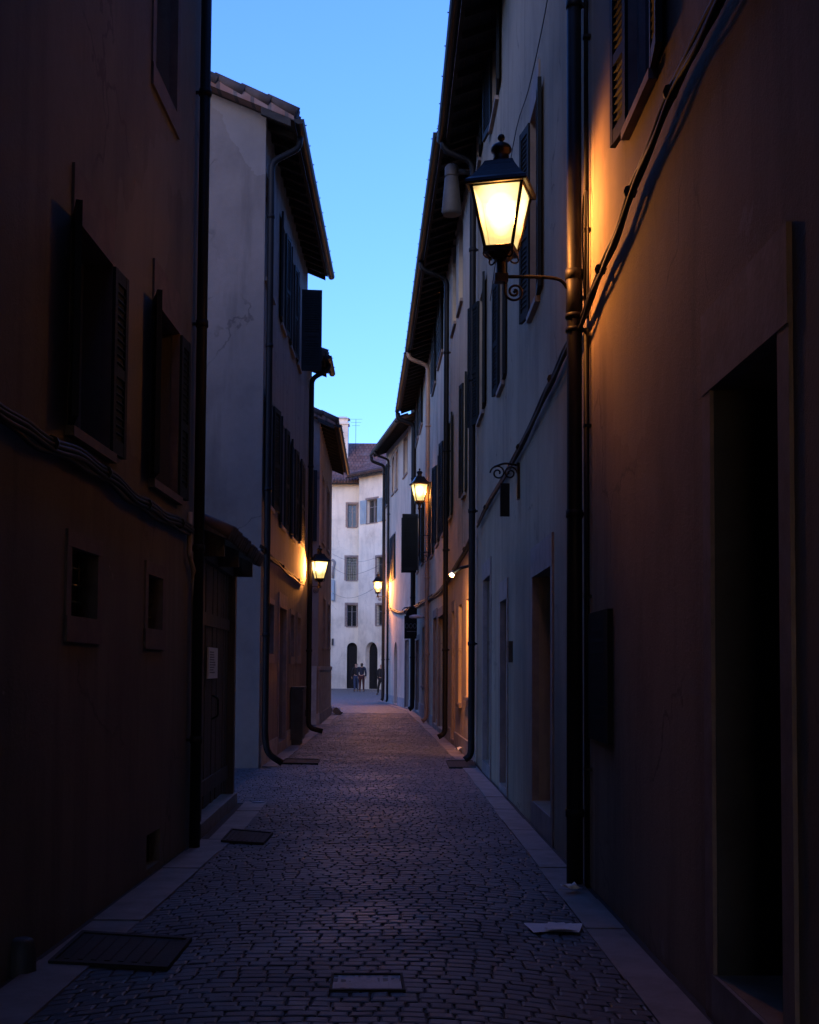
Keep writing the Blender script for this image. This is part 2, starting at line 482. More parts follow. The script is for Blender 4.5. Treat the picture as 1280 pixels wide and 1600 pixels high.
def window(house, fc, r, shut=None, sill=True, surround=0.0, mat_sh=None, grille=False, reveal=0.22, lintel=False, label=None, sashmat=None, mull=True, trim=None):
    """window (sash frame) > pane, sill, surround, shutters, grille"""
    s0, s1, z0, z1 = r[:4]
    m = MB(); e = 0.055
    d1 = -reveal + 0.05; d0 = -reveal - 0.01
    m.fbox(fc, s0, s0 + e, z0, z1, d0, d1); m.fbox(fc, s1 - e, s1, z0, z1, d0, d1)
    m.fbox(fc, s0 + e, s1 - e, z0, z0 + e, d0, d1 - .003); m.fbox(fc, s0 + e, s1 - e, z1 - e, z1, d0, d1 - .003)
    if mull:
        sm = (s0 + s1) / 2
        m.fbox(fc, sm - .035, sm + .035, z0 + e, z1 - e, d0, d1 - .006)
        zz = z0 + (z1 - z0) * 0.68
        m.fbox(fc, s0 + e, sm - .035, zz, zz + .03, d0, d1 - .009); m.fbox(fc, sm + .035, s1 - e, zz, zz + .03, d0, d1 - .009)
    w = m.build('window', sashmat or M['sash'], house)
    if label: w['label'] = label
    g = MB(); g.fbox(fc, s0 + e, s1 - e, z0 + e, z1 - e, d0, -reveal + 0.012); g.build('pane', M['glass'], w)
    if sill:
        k = MB(); k.fbox(fc, s0 - .05, s1 + .05, z0 - .055, z0 + .003, -reveal + .05, 0.05); k.build('sill', trim or M['surround'], w)
    if surround:
        q = surround; k = MB()
        k.fbox(fc, s0 - q, s0 + .003, z0 - (0 if sill else q), z1, -.05, 0.014); k.fbox(fc, s1 - .003, s1 + q, z0 - (0 if sill else q), z1, -.05, 0.014)
        k.fbox(fc, s0 - q, s1 + q, z1 - .003, z1 + (0.3 if lintel else q), -.05, 0.017)
        if not sill: k.fbox(fc, s0 - q, s1 + q, z0 - q * 1.6, z0 + .003, -.05, 0.020)
        k.build('stone_surround', trim or M['surround'], w)
    if grille:
        k = MB(); n = max(3, int((s1 - s0) / 0.13)); nz = max(4, int((z1 - z0) / .2))
        for i in range(1, n):
            s = s0 + (s1 - s0) * i / n
            k.tube([fc.P(s, z0, -.07), fc.P(s, z1, -.07)], .009, 5)
        for i in range(1, nz):
            z = z0 + (z1 - z0) * i / nz
            k.tube([fc.P(s0, z, -.07), fc.P(s1, z, -.07)], .008, 5)
        k.build('grille', M['iron'], w)
    if shut:
        al, ar = shut[:2]
        wl = shut[2] if len(shut) > 2 else (s1 - s0) / 2 - 0.004
        for ang, left in ((al, True), (ar, False)):
            if ang is None: continue
            shutter_mb(fc, s0 if left else s1, z0 + .01, z1 - .01, wl, ang, left).build('shutter', mat_sh or M['shutter'], w)
    return w


def door(house, fc, r, mat=None, surround=0.13, step=0.0, reveal=0.22, lintel=0.3, panels=True, label=None):
    s0, s1, z0, z1 = r[:4]
    m = MB(); d1 = -reveal + .03; d0 = -reveal - .04
    m.fbox(fc, s0, s1, z0, z1, d0, d1)
    sm = (s0 + s1) / 2
    if panels:
        for a, b_ in ((s0 + .06, sm - .04), (sm + .04, s1 - .06)):
            h = z1 - z0
            for k0, k1 in ((.05, .30), (.34, .68), (.72, .95)):
                m.fbox(fc, a, b_, z0 + h * k0, z0 + h * k1, d1, d1 + .018)
    o = m.build('door', mat or M['doorwood'], house)
    if label: o['label'] = label
    k = MB(); k.lathe(fc.P(sm + .05, z0 + 1.0, d1 + .04), [(.004, -.03), (.02, -.025), (.026, 0), (.02, .025), (.004, .03)], 8)
    k.build('handle', M['iron'], o)
    if surround:
        q = surround; k = MB()
        k.fbox(fc, s0 - q, s0 + .003, 0, z1, -.05, .016); k.fbox(fc, s1 - .003, s1 + q, 0, z1, -.05, .016)
        k.fbox(fc, s0 - q, s1 + q, z1 - .003, z1 + lintel, -.05, .020)
        k.build('stone_surround', M['surround'], o)
    if step or z0 > 0.05:
        k = MB(); k.fbox(fc, s0 - .02, s1 + .02, -.1, z0 - .002, -reveal + .03, 0.018); k.build('step', M['kerb'], o)
    return o


def roof_part(house, fc, ze0, ze1, over, depth, pitch, gutter=True, s_in=0.0, s_out=0.0, tile_verge=False, mat=None):
    """eaves: roof slab, soffit boards with rafters, half round gutter"""
    tp = math.tan(math.radians(pitch)); half = depth / 2
    def S(s, d, up=0.0):
        z = ze0 + (ze1 - ze0) * (s / fc.L) + (over - d) * tp + up
        return fc.P(s, z, d)
    a, b_ = -s_in, fc.L + s_out
    m = MB()
    for (d0, d1) in ((over, -half),):
        m.hexa([S(a, d0, .02), S(b_, d0, .02), S(b_, d1, .02), S(a, d1, .02), S(a, d0, .14), S(b_, d0, .14), S(b_, d1, .14), S(a, d1, .14)])
    # far slope
    R = lambda s, up: fc.P(s, ze0 + (ze1 - ze0) * (s / fc.L) + up, -depth)
    m.hexa([S(a, -half, .015), S(b_, -half, .015), R(b_, .0), R(a, .0), S(a, -half, .135), S(b_, -half, .135), R(b_, .14), R(a, .14)])
    roof = m.build('roof', mat or M['tile'], house)
    k = MB()
    n = max(2, int((b_ - a) / .55))
    for i in range(n + 1):
        s = a + .04 + (b_ - a - .08) * i / n
        k.hexa([S(s - .04, over - .05, -.10), S(s + .04, over - .05, -.10), S(s + .04, -.05, -.10), S(s - .04, -.05, -.10),
                S(s - .04, over - .05, .0), S(s + .04, over - .05, .0), S(s + .04, -.05, .0), S(s - .04, -.05, .0)])
    nb = max(3, int(over / .12))
    for i in range(nb):
        d0 = over - (over + .05) * i / nb; d1 = over - (over + .05) * (i + 1) / nb + .012
        k.hexa([S(a, d0, .001), S(b_, d0, .001), S(b_, d1, .001), S(a, d1, .001), S(a, d0, .018), S(b_, d0, .018), S(b_, d1, .018), S(a, d1, .018)])
    k.build('soffit', M['soffit'], roof)
    if tile_verge:
        t = MB()
        for sv, sg in ((a + .06, 1),):
            d = over + .04
            while d > -half:
                p = S(sv, d, .15); q = S(sv, d - .46, .20)
                t.tube([p, q], [.10, .075], 8)
                d -= .40
        t.build('verge_tile', M['tile1'], roof)
    # tile ends along the eave
    t = MB(); n = int((b_ - a) / .22)
    for i in range(n):
        s = a + .11 + (b_ - a - .22) * i / max(1, n - 1)
        t.tube([S(s, over + .05, .13), S(s, over - .35, .14)], [.085, .07], 7)
    t.build('eave_tile', M['tile1'], roof)
    if gutter:
        g = MB(); R0 = .075; segs = 8
        ring = []
        for s in (a - .03, b_ + .03):
            row = []
            for j in range(segs + 1):
                w = PI + PI * j / segs
                base = S(s, over + .08, .0)
                row.append(base + fc.n3 * (R0 * math.cos(w)) + Vector((0, 0, R0 * math.sin(w) + .05)))
            for j in range(segs, -1, -1):
                w = PI + PI * j / segs
                base = S(s, over + .08, .0)
                row.append(base + fc.n3 * ((R0 - .01) * math.cos(w)) + Vector((0, 0, (R0 - .01) * math.sin(w) + .05)))
            ring.append(row)
        nn = len(ring[0])
        for j in range(nn):
            j2 = (j + 1) % nn
            g.quad(ring[0][j], ring[1][j], ring[1][j2], ring[0][j2], True)
        for row in ring:
            g.poly(row[:segs + 1])
        s = a + .3
        while s < b_:
            p = S(s, over + .08, .0)
            g.tube([p + Vector((0, 0, .06)) - fc.n3 * .09, p + Vector((0, 0, .075)) + fc.n3 * .09], .009, 5)
            s += .9
        g.build('gutter', M['gutter'], roof)
    return roof


def bend(pts, r=.12, n=5):
    """round the corners of a polyline"""
    pts = [Vector(p) for p in pts]; out = [pts[0]]
    for i in range(1, len(pts) - 1):
        a, b_, c = pts[i - 1], pts[i], pts[i + 1]
        ra = min(r, (a - b_).length * .45); rc = min(r, (c - b_).length * .45)
        p = b_ + (a - b_).normalized() * ra; q = b_ + (c - b_).normalized() * rc
        for k in range(n + 1):
            t = k / n
            out.append(p * (1 - t) ** 2 + b_ * 2 * t * (1 - t) + q * t * t)
    out.append(pts[-1])
    return out


def downpipe(house, fc, s, ztop, over, rad=.05, mat=None, shoe=True, elbow=True, zbot=0.08, foot=0.16, d=.09):
    m = MB(); pts = []
    if elbow:
        pts += [fc.P(s, ztop - .02, over + .06), fc.P(s, ztop - .22, over + .04), fc.P(s, ztop - .42, d)]
    else:
        pts += [fc.P(s, ztop, d)]
    pts += [fc.P(s, .45, d)]
    pts += [fc.P(s, zbot + .08, d), fc.P(s, zbot, d + foot)] if shoe else [fc.P(s, -.05, d)]
    m.tube(bend(pts, .14), rad, 12)
    z = 1.9
    top = ztop - .6
    while z < top:
        m.lathe(fc.P(s, z, d), [(rad + .002, -.03), (rad + .011, -.028), (rad + .011, .028), (rad + .002, .03)], 12)
        m.fbox(fc, s - .014, s + .014, z - .014, z + .014, -.02, d)
        z += 2.1
    return m.build('downpipe', mat or M['gutter'], house)


def along(fc, pix, d):
    return [fc.P(*fc.px(x, y, d), d) for x, y in pix]


def smooth_path(pts, sub=5):
    out = []
    for i in range(len(pts) - 1):
        p0 = pts[max(0, i - 1)]; p1 = pts[i]; p2 = pts[i + 1]; p3 = pts[min(len(pts) - 1, i + 2)]
        for k in range(sub):
            t = k / sub
            out.append(0.5 * ((2 * p1) + (p2 - p0) * t + (2 * p0 - 5 * p1 + 4 * p2 - p3) * t * t + (3 * p1 - p0 - 3 * p2 + p3) * t ** 3))
    out.append(pts[-1])
    return out


# ------------------------------------------------------------------ plan of the street
gA, gB = G(1085, 1559), G(745, 1195)
dirR = (gB - gA).normalized()
def onR(Y): return gA + dirR * ((Y - gA.y) / dirR.y)
pole_g = G(903, 1383)
yPole = pole_g.y
R1 = Fac(onR(-14), onR(yPole - .25), 1)
R2 = Fac(onR(yPole - .25), gB, 1)
gC = G(671, 1131); gD = G(648, 1112); gE = G(601, 1097)
R3 = Fac(gB, gC, 1)
R4 = Fac(gC, gD, 1)
R5 = Fac(gD, gE, 1)
lA, lB = G(0, 1540), G(306, 1314)
dirL = (lB - lA).normalized()
def onL(Y): return lA + dirL * ((Y - lA.y) / dirL.y)
L1 = Fac(onL(-14), lB, -1)
lC = G(366, 1257)
L2 = Fac(lB, lC, -1)
lD, lE = G(404, 1201), G(474, 1150)
L3 = Fac(lD, lE, -1)
L3G = Fac(lD - Vector((7.5, 0)), lD, -1)        # gable wall that faces up the street
lF = Vector((lE.x, lE.y)) + (lE - lD).normalized() * 1.7
LN = Fac(lE, lF, -1)
l4a = Vector((W(497, 1040, 34).x, 34.0)); l4b = Vector((W(516.5, 1040, 42).x, 42.0))
L4 = Fac(l4a, l4b, -1)
L4G = Fac(l4a - Vector((7, 0)), l4a, -1)
f1b = Vector((W(559, 1040, 95).x, 95.0)); f1a = Vector((f1b.x - 11, 95.0))
F1 = Fac(f1a, f1b, -1)
f2a = Vector((W(559, 1040, 94).x, 94.0)); f2m = Vector((W(600, 1040, 91.6).x, 91.6))
f2b = f2a + (f2m - f2a) * 3.2
F2 = Fac(f2a, f2b, -1)
for nm, f_ in (('R1', R1), ('R2', R2), ('R3', R3), ('R4', R4), ('R5', R5), ('L1', L1), ('L2', L2), ('L3', L3), ('LN', LN), ('L4', L4), ('F2', F2)):
    print(nm, [round(x, 2) for x in (*f_.a, *f_.b, f_.L)], 'n', [round(x, 2) for x in f_.n])

GH = 'old houses lining the alley'


def house(name, fc, label, cat='house'):
    p = fc.P(fc.L / 2, 0)
    return empty(name, (p.x, p.y, 0), label, cat, GH)


# ------------------------------------------------------------------ right side, nearest house
h = house('town_house', R1, 'dark ochre house in the right foreground with stone framed doorway and black plaque')
r_door = R1.rect(1117, 1226, 560, 1510); r_door = (r_door[0], r_door[1], 0.2, r_door[3])
r_win = R1.rect(985, 1024, -160, 158)
wall_part(R1, 11.43, 11.43, 7, [(*r_door, .32), (*r_win, .09)], M['ochre'], h)
dj = door(h, R1, r_door, reveal=.32, surround=.13, lintel=.36, mat=M['void'])
k = MB()  # dark lining added so the jambs show less bounced lamp light
for a in (r_door[0] + .001, r_door[1] - .013): k.fbox(R1, a, a + .012, r_door[2], r_door[3], -.31, -.002)
k.build('jamb_shade_lining', M['cabinet'], dj)
window(h, R1, r_win, (174, 174, .32), reveal=.09, surround=.04, mull=False)
roof_part(h, R1, 11.2, 11.2, .6, 7, 20)
pipe_s = R1.px(884, 1045, .10)[0]

# second house on the right
h2 = house('town_house', R2, 'second house on the right behind the big lantern, grey plaster with dark shutters')


def rr(fc, *a): return fc.rect(*a)


def ow(fc, *a):
    """opening in the middle of the dark strip made by a window and its two folded shutters"""
    r = fc.rect(*a); c = (r[0] + r[1]) / 2; w = min(.5, (r[1] - r[0]) * .25)
    return (c - w, c + w, r[2], r[3])


w_top = ow(R2, 765, 785, -90, 172); w_top2 = ow(R2, 741, 757, 40, 262)
w_mid1 = ow(R2, 825, 850, 165, 478); w_mid2 = ow(R2, 778, 793, 420, 603); w_mid3 = ow(R2, 743, 765, 452, 648)
w_top3 = ow(R2, 830, 852, -450, -75)
d1 = rr(R2, 834, 863, 893, 1268); d1 = (d1[0], d1[1], .24, d1[3])
d2 = rr(R2, 783, 793, 938, 1228); d2 = (d2[0], d2[1], .10, d2[3])
d3 = rr(R2, 756, 767, 903, 1182); d3 = (d3[0], d3[1], .18, d3[3])
ops = [w_top, w_top2, w_top3, w_mid1, w_mid2, w_mid3]
wall_part(R2, 10.2, 10.2, 7, [(*o, .2) for o in ops] + [(*d1, .26), (*d2, .22), (*d3, .22)], M['cream'], h2)
window(h2, R2, w_top, (176, 172), reveal=.2); window(h2, R2, w_top2, (176, 175), reveal=.2); window(h2, R2, w_top3, (176, 174), reveal=.2)
window(h2, R2, w_mid1, (176, 170), reveal=.2, surround=.04, lintel=True)
window(h2, R2, w_mid2, (176, 172), reveal=.2); window(h2, R2, w_mid3, (176, 165), reveal=.2)
door(h2, R2, d1, surround=.12, lintel=.28, reveal=.26); door(h2, R2, d2, surround=.12, lintel=.24); door(h2, R2, d3, surround=.12, lintel=.24)
roof_part(h2, R2, 10.0, 10.0, .52, 7, 20)
# the thick downpipe at the joint of the two houses carries the big lantern
m = MB(); sp = .25; dP = .10
m.tube([R2.P(sp, -.05, dP), R2.P(sp, 2.6, dP), R2.P(sp, 9.9, dP)], [.058, .055, .05], 16)
for z, hh, rr_ in ((4.32, .04, .064), (4.02, .02, .066), (3.92, .02, .064), (4.15, .16, .060), (2.6, .03, .062), (6.3, .03, .058), (8.3, .03, .058), (.5, .03, .066)):
    m.lathe(R2.P(sp, z, dP), [(.05, -hh), (rr_, -hh + .004), (rr_, hh - .004), (.05, hh)], 16)
    m.fbox(R2, sp - .02, sp + .02, z - .012, z + .012, -.02, dP)
m.build('downpipe', M['gutter'], h2)
downpipe(h2, R2, R2.L - .05, 10.05, .52, .052, foot=.1)

# third house on the right (two roof lengths, pipe in the middle)
h3 = house('town_house', R3, 'third house on the right, lilac plaster with pale top windows and lit corner')
o3 = [rr(R3, 717, 723.5, 330, 478), rr(R3, 707.5, 713, 372, 512), ow(R3, 723, 731, 592, 772), ow(R3, 701, 709, 655, 808),
      rr(R3, 686, 693, 425, 560), rr(R3, 677, 682, 500, 605), ow(R3, 690, 700, 682, 832), ow(R3, 680.5, 688.5, 722, 850), ow(R3, 672, 679.5, 748, 868)]
g3 = [rr(R3, 729, 735.5, 935, 1090), rr(R3, 716.5, 721.5, 945, 1100)]
d31 = rr(R3, 685, 695, 962, 1123); d31 = (d31[0], d31[1], .12, d31[3])
d32 = rr(R3, 677.5, 683, 965, 1123); d32 = (d32[0], d32[1], .12, d32[3])
d33 = rr(R3, 707, 710.5, 955, 1140); d33 = (d33[0], d33[1], .10, d33[3])
wall_part(R3, 10.33, 10.53, 7, [(*o, .2) for o in o3 + g3] + [(*d31, .22), (*d32, .22), (*d33, .22)], M['lilac'], h3)
for i, o in enumerate(o3):
    window(h3, R3, o, [None, None, (176, 172), (176, 172), (0, 0), (0, 0), (176, 174), (176, 172), (176, 174)][i], reveal=.2)
for o in g3: window(h3, R3, o, None, reveal=.2)
for o in (d31, d32, d33): door(h3, R3, o, surround=.11, lintel=.2)
roof_part(h3, R3, 10.1, 10.3, .58, 7, 20)
pb = R3.px(702, 1150)[0]
downpipe(h3, R3, pb, 10.2, .58, .055, foot=.14)
downpipe(h3, R3, R3.L - .1, 10.3, .58, .06, mat=M['copper'], foot=.12)
# fourth house
h4 = house('town_house', R4, 'fourth house on the right, blue shuttered top floor beside the tan pipe')
o4 = [rr(R4, 657, 661, 592, 668), rr(R4, 650.5, 655, 615, 690), rr(R4, 645, 648.5, 632, 705),
      ow(R4, 658.5, 663, 790, 880), ow(R4, 651, 656.5, 806, 893)]
g4 = [rr(R4, 665.5, 669.5, 972, 1072), rr(R4, 659.5, 663, 980, 1072)]
d41 = rr(R4, 650, 655, 1000, 1112); d41 = (d41[0], d41[1], .1, d41[3])
wall_part(R4, 10.48, 10.83, 7, [(*o, .2) for o in o4 + g4] + [(*d41, .22)], M['lilac'], h4)
for i, o in enumerate(o4): window(h4, R4, o, [(0, 0), (0, 0), (0, 0), (175, 175), (90, 95, .52)][i], reveal=.2)
for o in g4: window(h4, R4, o, None, reveal=.2)
door(h4, R4, d41, surround=.1, lintel=.15)
roof_part(h4, R4, 10.25, 10.6, .6, 7, 20)
downpipe(h4, R4, R4.L - .12, 10.55, .6, .085, foot=.12)
# fifth house, the bend
h5 = house('town_house', R5, 'pale house on the right where the alley bends, small arched doorway')
o5 = [rr(R5, 631, 637, 682, 742), rr(R5, 618.5, 622, 702, 765), rr(R5, 613, 616.5, 710, 771), rr(R5, 603, 606, 728, 790), rr(R5, 611, 618, 838, 905)]
d51 = rr(R5, 615.5, 621, 1003, 1092); d51 = (d51[0], d51[1], .06, d51[3])
d52 = rr(R5, 633, 639, 1000, 1103); d52 = (d52[0], d52[1], .06, d52[3])
wall_part(R5, 10.49, 11.39, 7, [(*o, .2) for o in o5] + [(*d51, .22), (*d52, .22)], M['pale'], h5)
for i, o in enumerate(o5): window(h5, R5, o, [None, None, None, (0, 0), (0, 0)][i], reveal=.2, surround=.08)
# arch in front of the small doorway
def arch_fill(fc, r, mat, parent, name='arch', d0=-.2, d1=.004):
    s0, s1, z0, z1 = r; m = MB(); R = (s1 - s0) / 2; sm = (s0 + s1) / 2; zc = z1 - R; n = 12
    for i in range(n):
        a0 = PI * i / n; a1 = PI * (i + 1) / n
        x0, y0 = sm + R * math.cos(a0), zc + R * math.sin(a0); x1, y1 = sm + R * math.cos(a1), zc + R * math.sin(a1)
        m.hexa([fc.P(x1, y1, d1), fc.P(x0, y0, d1), fc.P(x0, y0, d0), fc.P(x1, y1, d0),
                fc.P(x1, z1 + .002, d1), fc.P(x0, z1 + .002, d1), fc.P(x0, z1 + .002, d0), fc.P(x1, z1 + .002, d0)])
    return m.build(name, mat, parent)
dd = door(h5, R5, d51, surround=0); arch_fill(R5, d51, M['pale'], dd)
door(h5, R5, d52, surround=.1, lintel=.15)
roof_part(h5, R5, 10.25, 11.15, .62, 7, 20)
downpipe(h5, R5, R5.px(609.5, 900)[0], 11.0, .62, .05, foot=.05)
downpipe(h5, R5, R5.L - .06, 11.1, .62, .07, foot=.05)
# stone plinths
for hh, fc, z, a in ((h3, R3, .28, .25), (h4, R4, .42, .1), (h5, R5, .38, .1)):
    k = MB(); holes = sorted([(o[0] - .14, o[1] + .14) for o in ([d31, d32, d33] if fc is R3 else [d41] if fc is R4 else [d51, d52])])
    s = a
    for p, q in holes + [(fc.L - .25, 0)]:
        if p > s:
            k = MB(); k.fbox(fc, s, p, -.1, z, -.05, .022); k.build('plinth', M['stone'], hh)
        s = max(s, q)

# ------------------------------------------------------------------ left side
hl = house('town_house', L1, 'dark brown house in the left foreground with shuttered windows above small square ones')
wl1 = rr(L1, 109, 171, 372, 690); wl2 = rr(L1, 236, 277, 492, 765); wl3 = rr(L1, 243, 277, -170, 148)
ws1 = rr(L1, 108, 150, 860, 966); ws2 = rr(L1, 229, 252, 900, 984); vent = rr(L1, 229, 250, 1300, 1352)
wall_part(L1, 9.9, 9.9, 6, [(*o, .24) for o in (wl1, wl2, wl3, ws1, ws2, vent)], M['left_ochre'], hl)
window(hl, L1, wl1, (160, 177, .29), surround=.02, lintel=True, trim=M['darktrim'])
window(hl, L1, wl2, (161, 177, .29), surround=.02, lintel=True, trim=M['darktrim']); window(hl, L1, wl3, None, surround=.10, sill=False, sashmat=M['shutter'], trim=M['darktrim'])
window(hl, L1, ws1, None, surround=.09, sill=False, grille=True, mull=False, trim=M['darktrim']); window(hl, L1, ws2, None, surround=.09, sill=False, grille=True, mull=False, trim=M['darktrim'])
k = MB()
for i in range(5):
    s = vent[0] + (vent[1] - vent[0]) * (i + .5) / 5
    k.tube([L1.P(s, vent[2], -.08), L1.P(s, vent[3], -.08)], .01, 6)
k.build('vent_grate', M['iron'], hl)
roof_part(hl, L1, 9.7, 9.7, .5, 6, 20)
s_p = L1.px(308, 1045, .08)[0]
m = MB(); m.tube([L1.P(s_p, -.05, .08), L1.P(s_p, 9.6, .08)], .045, 12)
for z in (.9, 2.5, 4.4, 6.4, 8.4):
    m.lathe(L1.P(s_p, z, .08), [(.045, -.03), (.054, -.028), (.054, .028), (.045, .03)], 12); m.fbox(L1, s_p - .012, s_p + .012, z - .012, z + .012, -.02, .06)
m.build('downpipe', M['gutter'], hl)
m = MB(); m.tube(bend(along(L1, [(297, 800), (296, 868), (303, 893), (303, 1306)], .045), .05), .022, 8); m.build('conduit', M['tanpipe'], hl)

# courtyard gate
gt = empty('courtyard_gate', (*L2.P(L2.L / 2, 0)[:2], 0), 'weathered wooden courtyard gate under a tiled canopy between two left houses', 'gate')
k = MB(); k.fbox(L2, .12, .34, -.1, 2.62, -.25, 0.0); k.fbox(L2, L2.L - .14, L2.L, -.1, 2.62, -.25, 0.0); k.fbox(L2, .34, L2.L - .14, 2.5, 2.6, -.22, -.02)
k.build('gate_frame', M['wood'], gt)
k = MB(); n = 14
for i in range(n):
    a = .34 + (L2.L - .48) * i / n; b_ = .34 + (L2.L - .48) * (i + 1) / n - .012
    k.fbox(L2, a, b_, .16, 2.5, -.14 - .004 * (i % 2), -.08 + random.uniform(-.008, .008))
k.fbox(L2, .36, L2.L - .16, .3, .44, -.079, -.055); k.fbox(L2, .36, L2.L - .16, 1.9, 2.02, -.079, -.055)
dg = k.build('door', M['wood'], gt)
k = MB(); k.tube(bend([L2.P(1.35, 1.0, -.05), L2.P(1.35, 1.03, .01), L2.P(1.35, 1.2, .01), L2.P(1.35, 1.23, -.05)], .02), .01, 6); k.build('handle', M['iron'], dg)
k = MB(); k.fbox(L2, .1, L2.L + .02, -.1, .13, -.25, .03); k.build('step', M['kerb'], gt)
k = MB(); k.fbox(L2, 0.02, .12, -.1, 2.75, -.3, .0); k.build('wall', M['left_ochre'], gt)
# canopy: boards, brackets, barrel tiles
zc0 = 2.62; cs0, cs1 = .08, L2.L + .22
k = MB()
def CP(s, d, up=0.0): return L2.P(s, zc0 + .02 + (.22 - d) * .42 + up, d)
k.hexa([CP(cs0, .22), CP(cs1, .22), CP(cs1, -.5), CP(cs0, -.5), CP(cs0, .22, .05), CP(cs1, .22, .05), CP(cs1, -.5, .05), CP(cs0, -.5, .05)])
for s in (.3, L2.L * .5, L2.L - .1):
    k.hexa([L2.P(s - .03, 2.5, .18), L2.P(s + .03, 2.5, .18), L2.P(s + .03, 2.5, -.2), L2.P(s - .03, 2.5, -.2), CP(s - .03, .18, -.003), CP(s + .03, .18, -.003), CP(s + .03, -.2, -.003), CP(s - .03, -.2, -.003)])
can = k.build('canopy', M['wood'], gt)
k = MB(); n = int((cs1 - cs0) / .17)
for i in range(n + 1):
    s = cs0 + .05 + (cs1 - cs0 - .1) * i / n
    for d0 in (.26, -.06):
        k.tube([CP(s, d0, .075 + random.uniform(-.01, .01)), CP(s, d0 - .36, .09 + random.uniform(-.01, .01))], [.07, .055], 8)
k.build('roof_tile', M['tile1'], can)

# gabled house
h = house('town_house', L3, 'gabled house on the left with blue grey gable wall and long tiled verge')
o_t = [rr(L3, 415, 427.5, 288, 455), ow(L3, 436, 448, 348, 515), ow(L3, 451, 461, 400, 550), rr(L3, 464.5, 469, 440, 575)]
o_m = [ow(L3, 412, 430, 622, 792), ow(L3, 435, 447, 660, 825), ow(L3, 452, 462, 694, 842), rr(L3, 467, 472, 720, 850)]
o_g = [rr(L3, 418, 427, 943, 1022), rr(L3, 453.5, 459, 960, 1026), rr(L3, 464, 469, 965, 1026)]
dl = rr(L3, 435, 446, 950, 1162); dl = (dl[0], dl[1], .2, dl[3])
wall_part(L3, 9.97, 10.52, 7.5, [(*o, .2) for o in o_t + o_m + o_g] + [(*dl, .22)], M['rose'], h)
for i, o in enumerate(o_t): window(h, L3, o, [None, (174, 172), (174, 174), (175, 95, .42)][i], reveal=.2)
for i, o in enumerate(o_m): window(h, L3, o, [(172, 172), (174, 174), (174, 174), (0, 0)][i], reveal=.2)
for o in o_g: window(h, L3, o, None, reveal=.2, surround=.09, sill=False, grille=True, mull=False)
door(h, L3, dl, surround=.12, lintel=.25)
roof_part(h, L3, 9.77, 10.32, .45, 7.5, 22, s_in=.28, tile_verge=True)
# gable triangle over the flank wall
k = MB(); tp = math.tan(math.radians(22)); zr = 9.77 + (.45 + 3.75) * tp
k.poly([L3.P(0.002, 9.7, 0), L3.P(0.002, 9.77 + .45 * tp, 0), L3.P(0.002, zr, -3.75), L3.P(.002, 9.7, -7.5)])
k.build('gable', M['rose'], h)
m = MB()
dpx = .02; s_c = .06
m.tube(bend([L3.P(.18, 9.69, .51), L3.P(.18, 9.52, .49), L3.P(s_c, 9.25, .085), L3.P(s_c, .5, .085), L3.P(s_c, .22, .12), L3.P(s_c + .05, .08, .34)], .12), .05, 12)
for z in (2.0, 4.2, 6.4, 8.4):
    m.lathe(L3.P(s_c, z, .085), [(.05, -.03), (.06, -.028), (.06, .028), (.05, .03)], 12)
m.build('downpipe', M['gutter'], h)
for a, b_ in ((.14, dl[0] - .2), (dl[1] + .2, L3.L)):
    k = MB(); k.fbox(L3, a, b_, -.1, .32, -.05, .02); k.build('plinth', M['stone'], h)

# narrow low house
hn = house('town_house', LN, 'narrow low house on the left behind the lit lantern pipe')
wall_part(LN, 8.66, 8.66, 7, [], M['rose'], hn)
roof_part(hn, LN, 8.5, 8.5, .40, 7, 20)
downpipe(hn, LN, .55, 8.55, .40, .058, foot=.32, d=.075)

# house with stone dado
h = house('town_house', L4, 'taupe house on the left with panelled stone dado and overhanging roof')
o4l = [rr(L4, 510.5, 514.5, 762, 862), rr(L4, 503, 506.5, 745, 850), rr(L4, 504.5, 508, 936, 1012), rr(L4, 512, 515, 945, 1012)]
wall_part(L4, 8.14, 8.14, 7, [(*o, .12) for o in o4l], M['taupe'], h)
for o in o4l: window(h, L4, o, None, reveal=.12, surround=.08, sashmat=M['surround'])
roof_part(h, L4, 7.95, 7.95, .43, 7, 22, s_in=.25, tile_verge=True)
k = MB(); tp = math.tan(math.radians(22)); zr = 7.95 + (.43 + 3.5) * tp
k.poly([L4.P(0.002, 7.9, 0), L4.P(0.002, 7.95 + .43 * tp, 0), L4.P(0.002, zr, -3.5), L4.P(.002, 7.9, -7)])
k.build('gable', M['taupe'], h)
k = MB()
for i in range(5):
    s = .04 + (L4.L - .1) * i / 5
    k.fbox(L4, s, s + (L4.L - .1) / 5 - .05, -.1, 1.45, -.05, .035)
k.fbox(L4, 0, L4.L, 1.45, 1.56, -.05, .06); k.fbox(L4, -.03, L4.L, -.1, .3, -.05, .055)
k.build('stone_dado', M['stone'], h)
k = MB(); k.fbox(L4G, 4.5, 6.97, -.1, 1.56, -.05, .05); k.build('stone_dado', M['stone'], h)
wg = rr(L4G, 470, 497, 735, 846)
k = Fac(L4G.a, L4G.b, -1)
for j, (a, b_) in enumerate(((wg[1] - .42, wg[1] - .02), (wg[1] - .86, wg[1] - .46))):
    shutter_mb(L4G, a, wg[2], wg[3], b_ - a, 0, True).build('shutter', M['shutter'], h)

